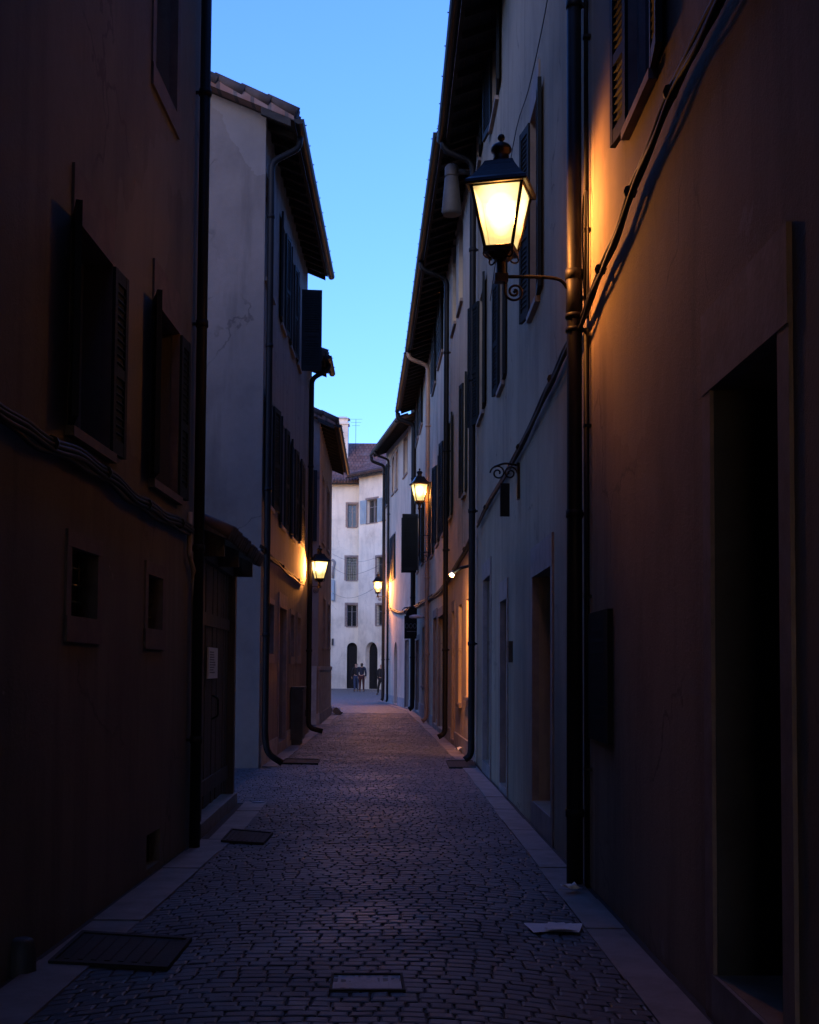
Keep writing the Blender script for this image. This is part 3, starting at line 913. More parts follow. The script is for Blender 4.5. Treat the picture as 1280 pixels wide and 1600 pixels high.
# ------------------------------------------------------------------ house closing the street
h = empty('town_house', (*F1.P(F1.L, 0)[:2], 0), 'tall pale house across the far end with arched doors and tiled roof', 'house', GH)
z1 = F1.px(530, 757)[1]
of = [rr(F1, 543.5, 557, 788, 824), rr(F1, 541.5, 557.5, 871, 907), rr(F1, 542, 557.5, 945, 979)]
af = rr(F1, 542, 558, 1004, 1076); af = (af[0], af[1], .02, af[3])
wall_part(F1, z1 + .39, z1 + .39, 9, [(*o, .3) for o in of] + [(*af, .4)], M['white'], h)
for i, o in enumerate(of): window(h, F1, o, None, reveal=.3, surround=.16, grille=i > 0, sashmat=M['greybox'] if i == 0 else None)
dd = door(h, F1, af, surround=0, reveal=.4, mat=M['void']); arch_fill(F1, af, M['white'], dd, d0=-.4)
o2 = [rr(F2, 573, 590, 780, 817), rr(F2, 588, 601, 870, 905), rr(F2, 588, 601, 945, 977)]
a2 = rr(F2, 571, 590, 1003, 1078); a2 = (a2[0], a2[1], .02, a2[3])
wall_part(F2, z1 + .73, z1 + .73, 9, [(*o, .3) for o in o2] + [(*a2, .4)], M['white'], h)
window(h, F2, o2[0], (172, 172), reveal=.3, surround=.14, mat_sh=M['shutter_blue'], sashmat=M['greybox'])
for o in o2[1:]: window(h, F2, o, None, reveal=.3, surround=.14, grille=True)
dd = door(h, F2, a2, surround=0, reveal=.4, mat=M['void']); arch_fill(F2, a2, M['white'], dd, d0=-.4)
roof_part(h, F1, z1 + .05, z1 + .05, .5, 11, 33, gutter=True, s_out=6)
rf = roof_part(h, F2, z1 + .4, z1 + .4, .55, 11, 30, gutter=True, s_in=.75)
k = MB(); c = W(535, 690, 98.5); zt = W(535, 654, 98.5).z
k.box(c.x - .46, c.x + .46, 98, 99, c.z - 3.0, zt - .55); k.box(c.x - .56, c.x + .56, 97.9, 99.1, zt - .55, zt - .42)
k.box(c.x - .44, c.x + .44, 98.02, 98.98, zt - .42, zt - .1); k.hexa([(c.x - .6, 97.9, zt - .1), (c.x + .6, 97.9, zt - .1), (c.x + .6, 99.1, zt - .1), (c.x - .6, 99.1, zt - .1), (c.x - .25, 98.3, zt + .12), (c.x + .25, 98.3, zt + .12), (c.x + .25, 98.7, zt + .12), (c.x - .25, 98.7, zt + .12)])
k.build('chimney', M['white'], rf)
k = MB(); a = W(556, 690, 98); t = W(556, 655, 98)
k.tube([(a.x, 98, a.z - 1), (a.x, 98, t.z)], .016, 5)
for q, ln in ((0, .5), (.25, .4), (.5, .3)): k.tube([(a.x - ln, 98, t.z - q), (a.x + ln, 98, t.z - q)], .009, 5)
k.build('antenna', M['iron'], rf)
bx = MB(); q0 = F1.px(518, 938); q1 = F1.px(522.5, 906)
bx.fbox(F1, q0[0], q1[0], q0[1], q1[1], -.02, .35); bx.build('wall_box', M['shutter_blue'], h)
bx = MB(); bx.tube(bend(along(F1, [(520, 903), (520.5, 890), (523, 878), (519, 874)], .12), .1), .09, 8); bx.build('flue_pipe', M['greybox'], h)
bx = MB(); q0 = F1.px(518.6, 1008); q1 = F1.px(521.5, 998); bx.fbox(F1, q0[0], q1[0], q0[1], q1[1], -.02, .2); bx.build('meter_box', M['cabinet'], h)
# wires over the square
for i, (p, q) in enumerate((((519, 865), (597, 868)), ((519, 926), (592, 915)), ((518, 885), (590, 885)))):
    a = F1.P(*F1.px(*p, .1), .1); b_ = W(*q, 62 if i else 80)
    m = MB(); pts = [a.lerp(b_, t / 10) - Vector((0, 0, .5 * math.sin(PI * t / 10))) for t in range(11)]
    m.tube(pts, .008, 5)
    tag(m.build('overhead_wire', M['cable']), ['thin overhead wire crossing the square just below the second storey', 'thin lowest overhead wire sagging across the square', 'thin middle overhead wire across the pale far facade'][i], 'wire', 'overhead wires across the square')

# more of the square, so that it is enclosed
sqA = Fac(Vector((3.0, 62)), Vector((9, 84)), 1)
hq = house('town_house', sqA, 'house on the right of the square, hidden behind the bend')
wall_part(sqA, 10, 10, 7, [], M['pale'], hq); roof_part(hq, sqA, 10, 10, .5, 7, 22)
sqB = Fac(Vector((-14.5, 60)), Vector((-12.5, 96)), -1)
hq = house('town_house', sqB, 'house on the left of the square, hidden behind the taupe house')
wall_part(sqB, 9, 9, 7, [], M['cream'], hq); roof_part(hq, sqB, 9, 9, .5, 7, 22)

# unseen arched block added behind the viewer to keep sky light off near walls
hp = empty('added_shade_arch', (0, -4, 0), 'added unseen arch behind the viewer that shades the near walls', 'building', None)
k = MB()
xl = onL(-14).x - .2; xr = onR(-14).x + .2; n = 12; zc = 3.4
y0, y1 = -14.0, 3.2
for i in range(n):
    a0 = PI * i / n; a1 = PI * (i + 1) / n; cx = (xl + xr) / 2; rx = (xr - xl) / 2
    p0 = (cx + rx * math.cos(a0), zc + 1.1 * math.sin(a0)); p1 = (cx + rx * math.cos(a1), zc + 1.1 * math.sin(a1))
    k.hexa([(p1[0], y0, p1[1]), (p0[0], y0, p0[1]), (p0[0], y1, p0[1]), (p1[0], y1, p1[1]), (p1[0], y0, 9), (p0[0], y0, 9), (p0[0], y1, 9), (p1[0], y1, 9)])
k.build('sky_blocker', M['left_ochre'], hp)

# ------------------------------------------------------------------ ground
m = MB(); m.quad((-400, -60, .001), (400, -60, .001), (400, 900, .001), (-400, 900, .001))
tag(m.build('ground', M['joint']), kind='structure')
m = MB(); m.quad((-14, 43.2, .007), (9.5, 43.2, .007), (9.5, 95.2, .007), (-14, 95.2, .007))
tag(m.build('square_paving', M['plaza']), kind='structure')


def left_x(Y):
    if Y < lC.y: return onL(Y).x + .24
    if Y < lD.y - .1: return -4.4
    if Y < lF.y: return L3.a.x + L3.t.x / L3.t.y * (Y - L3.a.y) + .2
    if Y < 34: return -4
    return L4.a.x + L4.t.x / L4.t.y * (Y - 34) + .2


def right_x(Y):
    for f_ in (R5, R4, R3, R2):
        if Y >= f_.a.y: return f_.a.x + f_.t.x / f_.t.y * (Y - f_.a.y) - .17
    return onR(Y).x - .17


def cobbles():
    """setts laid in flat arcs: straight rows in the crown, rows swinging down both sides"""
    V = []; Fc = []
    rowh = 0.088
    rnd = random.Random(3)
    def arc(x): 
        u = abs(x + .25)
        return -.34 * max(0, u - .15) ** 1.2 + .045 * math.sin(x * 4.6)
    Yc = 2.2; row = 0
    while Yc < 43.3:
        hh = rowh * rnd.uniform(.9, 1.1)
        x = -4.6 + rnd.uniform(0, .15)
        while x < 2.0:
            w = rnd.uniform(.085, .145)
            xc = x + w / 2
            yc = Yc + arc(xc) + .04 * math.sin(Yc * .7 + xc * 2.1)
            if left_x(yc) - .05 < xc < right_x(yc) + .05 and not (-.26 < xc + .02 < .04 + .0 and False):
                g = .0035
                sl = (arc(xc + .05) - arc(xc - .05)) / .1 + .084 * math.cos(Yc * .7 + xc * 2.1)
                top = .011 + rnd.uniform(-.002, .002) - .010 * (xc / 1.5) ** 2 * 0
                tx, ty = rnd.uniform(-.012, .012), rnd.uniform(-.02, .02)
                base = len(V)
                for (ins, z) in ((0.0, -.03), (0.001, -.004), (.010, 0.0)):
                    for (a, b_) in ((-1, -1), (1, -1), (1, 1), (-1, 1)):
                        dx = a * (w / 2 - g - ins) + rnd.uniform(-.004, .004); dy = b_ * (hh / 2 - g * .8 - ins) + rnd.uniform(-.004, .004)
                        V.append((xc + dx, yc + dy + dx * sl, top + z + (0 if z < -.02 else tx * dx + ty * dy)))
                for k in (0, 4):
                    for j in range(4):
                        j2 = (j + 1) % 4
                        Fc.append((base + k + j, base + k + j2, base + k + 4 + j2, base + k + 4 + j))
                Fc.append((base + 8, base + 9, base + 10, base + 11))
            x += w
        Yc += hh; row += 1
    me = bpy.data.meshes.new('street_paving'); me.from_pydata(V, [], Fc); me.update()
    me.materials.append(M['cobble'])
    o = bpy.data.objects.new('street_paving', me); COL.objects.link(o)
    tag(o, kind='structure')
    print('setts', len(Fc) // 9)


cobbles()


def kerb_run(fc, s0, s1, d0, d1, m, z=.02):
    s = s0; rnd = random.Random(int(s1 * 10))
    while s < s1:
        e = min(s1, s + rnd.uniform(.8, 1.3))
        zz = z + rnd.uniform(-.006, .006)
        m.fbox(fc, s + .006, e - .006, -.06, zz, d0, d1 + rnd.uniform(-.006, .006))
        s = e


m = MB()
kerb_run(L1, 15, L1.L, .05, .33, m); kerb_run(L2, 0, L2.L + .1, .11, .35, m); kerb_run(L3, .2, L3.L, .03, .26, m); kerb_run(LN, 0, LN.L, .03, .26, m); kerb_run(L4, 0, L4.L, .08, .3, m)
kerb_run(R1, 15, R1.L, .05, .27, m); kerb_run(R2, 0, R2.L, .05, .27, m); kerb_run(R3, 0, R3.L, .04, .27, m); kerb_run(R4, 0, R4.L, .04, .27, m); kerb_run(R5, 0, R5.L, .04, .27, m)
tag(m.build('kerb', M['kerb']), kind='structure')

# ------------------------------------------------------------------ lanterns
def lantern(loc, yaw, wall_vec, label, size=1.0, style='arm', arm=.45, watts=60, throw=0, aim=(1, 0, 0), cone=150):
    """loc: underside of the lantern frame; wall_vec: horizontal vector from the lantern axis to its support"""
    root = empty('wall_lantern', loc, label, 'street lamp', 'lit alley lanterns')
    L = Vector(loc); k = size
    ca, sa = math.cos(yaw), math.sin(yaw)
    def P(x, y, z): return L + Vector((x * ca - y * sa, x * sa + y * ca, z)) * k
    zb, zt, wb, wt = .03, .49, .105, .195
    fr = MB()
    cor = [(-1, -1), (1, -1), (1, 1), (-1, 1)]
    for i in range(4):
        a, b_ = cor[i], cor[(i + 1) % 4]
        fr.tube([P(a[0] * wb, a[1] * wb, zb), P(a[0] * wt, a[1] * wt, zt)], .013 * k, 6)
        for w, z in ((wb, zb), (wt, zt)):
            fr.tube([P(a[0] * w, a[1] * w, z), P(b_[0] * w, b_[1] * w, z)], .015 * k, 6)
        # little scrolls under the corners
        q = [P(a[0] * (wb - .02 + .03 * math.cos(w)) , a[1] * (wb - .02 + .03 * math.cos(w)), -.02 - .03 * math.sin(w)) for w in [j * PI / 6 for j in range(-2, 8)]]
        fr.tube(q, .007 * k, 5)
    lower = [P(x * (wb + .012), y * (wb + .012), z) for z in (-.006, .024) for x, y in cor]
    fr.hexa(lower)
    fr.hexa([P(x * .05, y * .05, -.05) for x, y in cor] + [P(x * .09, y * .09, -.006) for x, y in cor])
    fr.build('lamp_frame', M['iron'], root)
    rf = MB()
    prof = [(.232, .485), (.238, .50), (.232, .525), (.20, .55), (.165, .60), (.13, .655), (.112, .69), (.108, .70)]
    base = len(rf.v)
    for w, z in prof:
        for x, y in cor: rf.v.append(P(x * w, y * w, z))
    for j in range(len(prof) - 1):
        for i in range(4):
            i2 = (i + 1) % 4
            rf.f.append((base + j * 4 + i, base + j * 4 + i2, base + j * 4 + 4 + i2, base + j * 4 + 4 + i)); rf.sm.append(False)
    e = base + (len(prof) - 1) * 4
    rf.f.append((e, e + 1, e + 2, e + 3)); rf.sm.append(False); rf.f.append((base + 3, base + 2, base + 1, base)); rf.sm.append(False)
    ro = rf.build('lamp_roof', M['iron'], root)
    fn = MB()
    fn.lathe(P(0, 0, 0), [(x * k, z * k) for x, z in [(.068, .70), (.072, .715), (.06, .725), (.068, .735), (.058, .75), (.062, .765), (.058, .78), (.078, .80), (.082, .82), (.07, .845), (.045, .862), (.02, .872), (.012, .882), (.026, .895), (.03, .91), (.022, .93), (.004, .94)]], 18)
    fn.build('finial', M['iron'], ro)
    for i in range(4):
        a, b_ = cor[i], cor[(i + 1) % 4]
        g = MB(); e2 = .97
        g.quad(P(a[0] * wb * e2, a[1] * wb * e2, zb), P(b_[0] * wb * e2, b_[1] * wb * e2, zb), P(b_[0] * wt * e2, b_[1] * wt * e2, zt), P(a[0] * wt * e2, a[1] * wt * e2, zt))
        g.build('glass_pane', M['lampglass'], root)
    bl = MB(); bl.lathe(P(0, 0, 0), [(x * k, z * k) for x, z in [(.005, .14), (.05, .16), (.085, .22), (.115, .31), (.12, .38), (.09, .44), (.04, .475), (.01, .48)]], 16)
    bo = bl.build('bulb', M['bulb'], root)
    bo.visible_shadow = True
    li = bpy.data.lights.new('lamp_light', 'POINT'); li.energy = watts; li.color = (1.0, .40, .085); li.shadow_soft_size = .09 * k
    lo = bpy.data.objects.new('lamp_light', li); COL.objects.link(lo); lo.parent = root; lo.location = Vector((0, 0, .30 * k)) ; 
    # added spot inside the lantern, brightens the wall glow beyond the lamp's own light
    if throw:
        si = bpy.data.lights.new('added_wall_spot', 'SPOT'); si.energy = throw; si.color = (1.0, .365, .10); si.shadow_soft_size = .08 * k
        si.spot_size = math.radians(cone); si.spot_blend = 1.0
        so = bpy.data.objects.new('added_wall_spot', si); COL.objects.link(so); so.parent = root; so.location = Vector((0, 0, .28 * k))
        so.rotation_euler = Vector(aim).to_track_quat('-Z', 'Y').to_euler()
    # bracket
    w3 = Vector((wall_vec[0], wall_vec[1], 0)); Ln = w3.length; u = w3.normalized(); Z = Vector((0, 0, 1))
    br = MB()
    if style == 'arm':
        br.lathe(L, [(.03 * k, -.21 * k), (.045 * k, -.20 * k), (.045 * k, -.165 * k), (.036 * k, -.16 * k), (.036 * k, -.05 * k), (.03 * k, -.04 * k)], 12)
        br.obox(L, u, Z.cross(u), Z, -.05 * k, .05 * k, -.045 * k, .045 * k, -.22 * k, -.16 * k)
        br.tube(smooth_path([L + u * .03 - Z * .175 * k, L + u * (Ln * .55) - Z * .172 * k, L + u * (Ln * .80) - Z * .19 * k, L + u * (Ln * .9) - Z * .25 * k, L + u * (Ln - .02) - Z * .30 * k, L + u * Ln - Z * .285 * k]), .014 * k, 8)
        sp = []
        for j in range(34):
            th = j / 33 * 3.6 * PI; rad = .075 * k * (1 - j / 33 * .86)
            sp.append(L + u * (.105 * k - rad * math.cos(th)) + Z * (-.29 * k - rad * math.sin(th)))
        br.tube([L + u * .03 - Z * .20 * k, L + u * .028 - Z * .25 * k] + sp, .010 * k, 6)
        br.lathe(L + u * (.105 * k) - Z * .29 * k, [(.004, -.014 * k), (.016 * k, 0), (.004, .014 * k)], 8)
    else:
        br.lathe(L, [(.02, -1.48 * k), (.02 * k, -1.3 * k), (.02 * k, -.20 * k), (.05 * k, -.17 * k), (.03 * k, -.12 * k), (.055 * k, -.05 * k), (.04 * k, -.03 * k)], 10)
        for zz in (-1.36, -.9):
            br.tube([L - Z * (zz * -k), L + u * Ln - Z * (zz * -k)], .014, 6)
        sp = []
        for j in range(26):
            th = j / 25 * 2.8 * PI; rad = .13 * k * (1 - j / 25 * .8)
            sp.append(L + u * (.14 * k - rad * math.cos(th)) + Z * (-1.52 * k - rad * math.sin(th)))
        br.tube(sp, .010 * k, 6)
    br.build('bracket', M['iron'], root)
    return root


# big lantern on the right, hung from the downpipe
pp = R2.P(sp, 0, dP)
la = W(783, 397, pp.y - .03)
la = Vector((la.x, pp.y - .03, la.z))
k1 = 1.0
lantern(la, math.radians(-15), (pp.x - la.x, pp.y - la.y), 'large glowing lantern nearest the viewer, on a scroll arm from the right downpipe', .93, watts=2.3, throw=32, aim=(1, -.36, -.38), cone=148)
# left lantern
p2 = LN.P(.55, 0, .075)
l2 = W(499, 906, p2.y - .05); lantern(l2, math.radians(20), (p2.x - l2.x, p2.y - l2.y), 'lit lantern bracketed to the left downpipe, over the orange wall', .84, watts=3.5, throw=420, aim=(-.6, -1, .06), cone=70)
# tall stem lantern
p3 = R3.P(R3.L - .45, 0, 0)
l3 = W(655.5, 785, p3.y); lantern(l3, math.radians(12), (p3.x - l3.x, 0), 'lit lantern on a tall thin stem, high before the right shutters', 1.0, style='stem', watts=4, throw=240, aim=(1, -.9, -.4), cone=95)
# farthest lantern
s4 = R5.px(609, 930)[0]; p4 = R5.P(s4, 0, .05)
l4 = W(590.5, 926, p4.y - .1); lantern(l4, math.radians(5), (p4.x - l4.x, p4.y - l4.y), 'smallest and farthest lit lantern, beside the pale bend house', .95, watts=80, throw=110, aim=(1, -.5, -.4))

# ------------------------------------------------------------------ cables
def cable_bundle(path, n, rad, label, sway=.03):
    m = MB(); rnd = random.Random(len(path))
    for j in range(n):
        off = Vector((rnd.uniform(-.4, .4) * sway, 0, (j - n / 2) * rad * 1.5))
        ph = rnd.uniform(0, 6)
        pts = [p + off + Vector((0, 0, .010 * math.sin(i * .9 + ph))) for i, p in enumerate(smooth_path(path, 5))]
        m.tube(pts, rad * rnd.uniform(.7, 1.05), 7)
    sm = smooth_path(path, 3)
    for i in range(2, len(sm), 5):
        a = sm[i]; t = (sm[min(i + 1, len(sm) - 1)] - sm[i - 1]).normalized()
        m.tube([a - t * .012, a + t * .012], rad * (n * .62), 8)
    return tag(m.build('cable_bundle', M['cable']), label, 'cable', 'cable bundles strung along the walls')


rp = along(R1, [(1190, -160), (1112, 18), (1062, 112), (1022, 208), (985, 300), (958, 378), (930, 440), (912, 492)], .06) + \
     along(R2, [(884, 545), (862, 592), (836, 648), (800, 722), (768, 776), (747, 818)], .05)
cable_bundle(rp, 4, .016, 'thick black cable bundle climbing the near right wall past the big lantern')
rp = along(R3, [(735, 843), (722, 868), (704, 898), (690, 920), (676, 931)], .05) + along(R4, [(664, 937), (652, 945)], .05) + along(R5, [(640, 951), (625, 957), (611, 951)], .05)
cable_bundle(rp, 3, .028, 'far cable bundle sagging along the lit right walls')
rp = along(L1, [(-120, 560), (0, 640), (60, 682), (120, 710), (165, 738), (205, 772), (240, 795), (270, 812), (300, 826)], .05)
cable_bundle(rp, 4, .017, 'black cable bundle sagging across the dark left foreground wall')
rp = along(L3, [(408, 853), (420, 866), (436, 880), (452, 895), (466, 906), (474, 911)], .05)
cable_bundle(rp, 3, .022, 'cable bundle running down to the left lantern')
# thin wire on the right facade and conduit next to the big pipe
m = MB(); m.tube(smooth_path(along(R2, [(862, -40), (848, 40), (826, 140), (801, 232), (766, 470)], .02)), .006, 5)
tag(m.build('thin_wire', M['cable']), 'single thin wire slanting over the grey wall behind the big lantern', 'wire')
m = MB(); cs = R1.px(917, 900, .03)[0]
m.tube([R1.P(cs, 0.0, .03), R1.P(cs, 3.9, .03)], .02, 8); m.tube([R1.P(cs, 4.0, .03), R1.P(cs, 9.5, .03)], .016, 8)
for z in (.8, 2.0, 3.2, 4.6, 6): m.fbox(R1, cs - .03, cs + .03, z, z + .02, -.01, .05)
tag(m.build('wall_conduit', M['gutter']), 'slim dark conduit running up the wall right of the lantern downpipe', 'conduit')
m = MB(); lp = [(914, 480), (911, 400), (911, 330), (914, 300), (918, 310), (919, 380), (918, 475)]
m.tube(smooth_path(along(R1, lp, .035)), .007, 6)
tag(m.build('cable_loop', M['cable']), 'loop of thin cable hanging on the glowing wall beside the lantern pipe', 'cable')

# ------------------------------------------------------------------ signs, boards, fittings
# plaque on the near right wall
pq = R1.rect(927, 958, 955, 1158)
pl = empty('wall_plaque', R1.P((pq[0] + pq[1]) / 2, pq[2]), 'tall black notice plaque on the right foreground wall', 'plaque')
k = MB(); k.fbox(R1, pq[0], pq[1], pq[2], pq[3], .0, .035); k.build('board', M['signblack'], pl)
k = MB()
for i in range(9):
    z = pq[3] - .12 - i * (pq[3] - pq[2] - .2) / 9
    w = (pq[1] - pq[0]) * random.uniform(.22, .36); c = (pq[0] + pq[1]) / 2
    k.fbox(R1, c - w, c + w, z - .012, z + .012, .0352, .038)
k.build('lettering', M['plaquegrey'], pl)

# scroll bracket sign on the second house
bs = R2.px(812, 760)[0]; zt = R2.px(812, 724)[1]; zb_ = R2.px(812, 780)[1]; zs = R2.px(805, 738)[1]
hsn = empty('hanging_sign', R2.P(bs, zb_), 'narrow hanging sign seen edge on, under a curled iron bracket on the grey wall', 'sign', 'signs hung from iron brackets')
k = MB(); k.fbox(R2, bs - .05, bs + .05, zb_, zt, .0, .03)
o = R2.P(bs, zs, 0); n3 = R2.n3; Z = Vector((0, 0, 1))
k.tube(smooth_path([o + n3 * .03, o + n3 * .16 + Z * .02, o + n3 * .28 - Z * .02]), .012, 6)
for cx, rad0, sg in ((.10, .075, 1), (.235, .085, -1)):
    q = []
    for j in range(28):
        th = j / 27 * 3.2 * PI; rad = rad0 * (1 - j / 27 * .8)
        q.append(o + n3 * (cx - sg * rad * math.cos(th)) + Z * (-.085 + rad * math.sin(th)))
    k.tube(q, .009, 6)
k.build('bracket', M['iron'], hsn)
zq0 = R2.px(790, 832)[1]
k = MB(); k.obox(R2.P(bs, 0, .11), R2.n3, R2.t3, Z, 0, .10, -.03, .03, zq0, zs - .2); k.build('sign_board', M['signblack'], hsn)

# black shop sign far down on the right, facing up the street
sy = gD.y - 1.5
c = W(645, 978, sy); tl = W(632, 960, sy); br_ = W(658, 998, sy)
sg = empty('hanging_sign', (c.x, sy, br_.z), 'square black shop sign with arched crest hanging in front of the far right pipe', 'sign', 'signs hung from iron brackets')
k = MB(); k.box(tl.x, br_.x, sy - .03, sy + .03, br_.z, tl.z - .05)
n = 14; w2 = (br_.x - tl.x) / 2 * .82
k.poly([(c.x + w2 * math.cos(PI * i / n), sy - .028, tl.z - .05 + .3 * math.sin(PI * i / n)) for i in range(n + 1)])
k.poly([(c.x + w2 * math.cos(PI * (n - i) / n), sy + .028, tl.z - .05 + .3 * math.sin(PI * i / n)) for i in range(n + 1)])
for i in range(n):
    a0, a1 = PI * i / n, PI * (i + 1) / n
    q = lambda a, y: (c.x + w2 * math.cos(a), y, tl.z - .05 + .3 * math.sin(a))
    k.quad(q(a0, sy - .028), q(a1, sy - .028), q(a1, sy + .028), q(a0, sy + .028))
k.build('sign_board', M['signblack'], sg)
k = MB()
for i in range(4):
    cx = c.x - .20 + .135 * i; zc_ = (tl.z + br_.z) / 2 + .02
    k.tube([(cx + .05 * math.cos(a), sy - .034, zc_ + .075 * math.sin(a)) for a in [j * PI / 8 for j in range(17)]], .012, 5)
k.box(c.x - .2, c.x + .2, sy - .036, sy - .031, zc_ - .20, zc_ - .175)
k.build('lettering', M['signgrey'], sg)
k = MB(); wx = R4.P(R4.L - 1.5, 0).x
k.tube([(tl.x - .02, sy, tl.z + .22), (wx + .05, sy, tl.z + .30)], .02, 6)
q = []
for j in range(22):
    th = j / 21 * 2.6 * PI; rad = .14 * (1 - j / 21 * .75)
    q.append(Vector((tl.x + .06 - rad * math.cos(th), sy, tl.z + .10 + rad * math.sin(th))))
k.tube(q, .014, 6)
k.tube([(c.x, sy, tl.z + .2), (c.x, sy, tl.z + .27)], .012, 5)
k.build('bracket', M['iron'], sg)

# spot lamp on an arm from the second pipe
ps = W(738, 884, gB.y + .1); pe = W(711, 896, gB.y + .55)
spt = empty('spot_lamp', pe, 'small lit spot lamp on a dark arm reaching from the second right pipe', 'lamp')
k = MB(); aimA = R3.P(.06, ps.z, .1)
pe = R3.P(.75, W(711, 896, R3.P(.75, 0).y).z, .34)
spt.location = pe
k.tube([aimA, R3.P(.45, ps.z - .01, .22), pe], [.022, .028, .03], 8); k.build('arm', M['gutter'], spt)
k = MB(); dv = Vector((-.25, -.8, -.5)).normalized()
k.tube([pe - dv * .06, pe + dv * .05], [.03, .045], 12); k.build('housing', M['greybox'], spt)
k = MB(); k.tube([pe + dv * .051, pe + dv * .056], [.036, .036], 12); k.build('lens', M['spotlens'], spt)
li = bpy.data.lights.new('spot_light', 'SPOT'); li.energy = 70; li.color = (1.0, .36, .07); li.spot_size = math.radians(105); li.spot_blend = 1.0; li.shadow_soft_size = .06
lo = bpy.data.objects.new('spot_light', li); COL.objects.link(lo); lo.parent = spt
lo.location = dv * .09
tgt = R3.P(1.7, pe.z - .55, 0) - pe
lo.rotation_euler = tgt.to_track_quat('-Z', 'Y').to_euler()

# small white wall lamp, unlit
wl = R4.px(665, 965)
k = MB(); k.tube([R4.P(wl[0], wl[1], .02), R4.P(wl[0], wl[1] + .03, .2)], .02, 6)
sa = empty('wall_lamp', R4.P(wl[0], wl[1]), 'small pale unlit wall lamp over the orange lit windows', 'lamp')
k.build('arm', M['greybox'], sa)
k = MB(); q = R4.P(wl[0], wl[1] + .02, .28); k.lathe(q, [(.16, -.04), (.20, -.03), (.20, .03), (.1, .06), (.03, .065)], 16); k.build('lamp_shade', M['paper'], sa)

# pale vent duct under the right eaves
vs = R3.px(716, 300)[0]
vt = R3.px(716, 258)[1]; vb = R3.px(716, 336)[1]
vd = empty('vent_duct', R3.P(.55, vb), 'pale grey vent duct hanging under the right eaves left of the big lantern', 'vent')
k = MB(); P0 = W(706, 258, gB.y + .5); P1 = W(705, 336, gB.y + .5)
k.lathe((P0.x, gB.y + .5, 0), [(.14, P1.z), (.165, P1.z + .05), (.115, P0.z - .22), (.10, P0.z - .2)], 14)
k.build('duct', M['ductgrey'], vd)
k = MB(); k.lathe((P0.x, gB.y + .5, 0), [(.11, P0.z - .2), (.115, P0.z - .18), (.115, P0.z - .04), (.08, P0.z)], 14)
k.tube([(P0.x, gB.y + .5, P0.z - .1), R3.P(.55, P0.z - .1, -.02)], .05, 8)
k.build('cap', M['ductgrey'], vd)

# mailbox slit
mb = R2.px(800, 1035); mt = R2.px(800, 1002)
k = MB(); k.fbox(R2, mb[0] - .12, mb[0] + .12, mb[1], mt[1], 0, .05); k.fbox(R2, mb[0] - .09, mb[0] + .09, mt[1] - .07, mt[1] - .05, .05, .056)
tag(k.build('mailbox', M['cabinet']), 'small dark mailbox between the second and third right doorways', 'mailbox')

# utility cabinet on the left
ca_ = L3.px(452, 1166, .0); cb_ = L3.px(462, 1160, 0)
cab = empty('utility_cabinet', L3.P((ca_[0] + cb_[0]) / 2, 0, .1), 'waist high dark utility cabinet against the left gabled house', 'cabinet')
k = MB(); s0, s1 = ca_[0], ca_[0] + .75
k.fbox(L3, s0, s1, .12, 1.1, .02, .24); k.fbox(L3, s0 - .02, s1 + .02, 1.1, 1.14, .02, .27); k.fbox(L3, s0 + .03, s1 - .03, -.02, .12, .04, .20); k.build('cabinet_body', M['cabinet'], cab)
k = MB(); k.fbox(L3, s0 + .03, s1 - .03, .17, 1.06, .24, .252); k.fbox(L3, s1 - .1, s1 - .07, .55, .68, .252, .27); k.build('door', M['cabinet'], cab)

# notices on the gate
for x0, x1, yt, yb, lab in ((334.5, 348, 1012, 1060, 'white printed notice pinned on the wooden courtyard gate'), (319, 324, 1010, 1045, 'narrow faded notice at the near edge of the courtyard gate')):
    r = L2.rect(x0, x1, yt, yb)
    nt_ = empty('paper_notice', L2.P(r[0], r[2], -.05), lab, 'notice', 'paper notices on the gate')
    k = MB(); k.fbox(L2, r[0], r[1], r[2], r[3], -.068, -.05); k.build('sheet', M['paper'], nt_)
    k = MB(); w = r[1] - r[0]
    for j in range(9):
        z = r[3] - .04 - j * (r[3] - r[2] - .08) / 9
        k.fbox(L2, r[0] + w * .12, r[0] + w * random.uniform(.5, .88), z - .012, z, -.0498, -.0485)
    k.build('print', M['print'], nt_)

# ------------------------------------------------------------------ things on the ground
def plate(pts, label, mat, frame=None, z=.016, name='drain_cover', group='iron covers set in the paving'):
    """pts: four ground points, drawn as a slab with ribs"""
    P4 = [Vector((p.x, p.y, 0)) for p in pts]
    c = sum(P4, Vector()) / 4
    ro = empty(name, (c.x, c.y, 0), label, 'drain cover', group)
    def L_(u, v, zz):
        a = P4[0].lerp(P4[1], u); b_ = P4[3].lerp(P4[2], u); q = a.lerp(b_, v); return Vector((q.x, q.y, zz))
    def slab(m, u0, u1, v0, v1, z0, z1):
        m.hexa([L_(u0, v0, z0), L_(u1, v0, z0), L_(u1, v1, z0), L_(u0, v1, z0), L_(u0, v0, z1), L_(u1, v0, z1), L_(u1, v1, z1), L_(u0, v1, z1)])
    m = MB(); e = .06
    slab(m, 0, 1, 0, e, -.03, z + .004); slab(m, 0, 1, 1 - e, 1, -.03, z + .004); slab(m, 0, e * .6, e, 1 - e, -.03, z + .004); slab(m, 1 - e * .6, 1, e, 1 - e, -.03, z + .004)
    m.build('rim', frame or M['grate'], ro)
    m = MB(); slab(m, e * .6 + .005, 1 - e * .6 - .005, e + .005, 1 - e - .005, -.03, z - .004)
    for i in range(7):
        u = .1 + i * .8 / 7; slab(m, u, u + .045, .12, .88, z - .004, z)
    m.build('lid', mat, ro)
    return ro


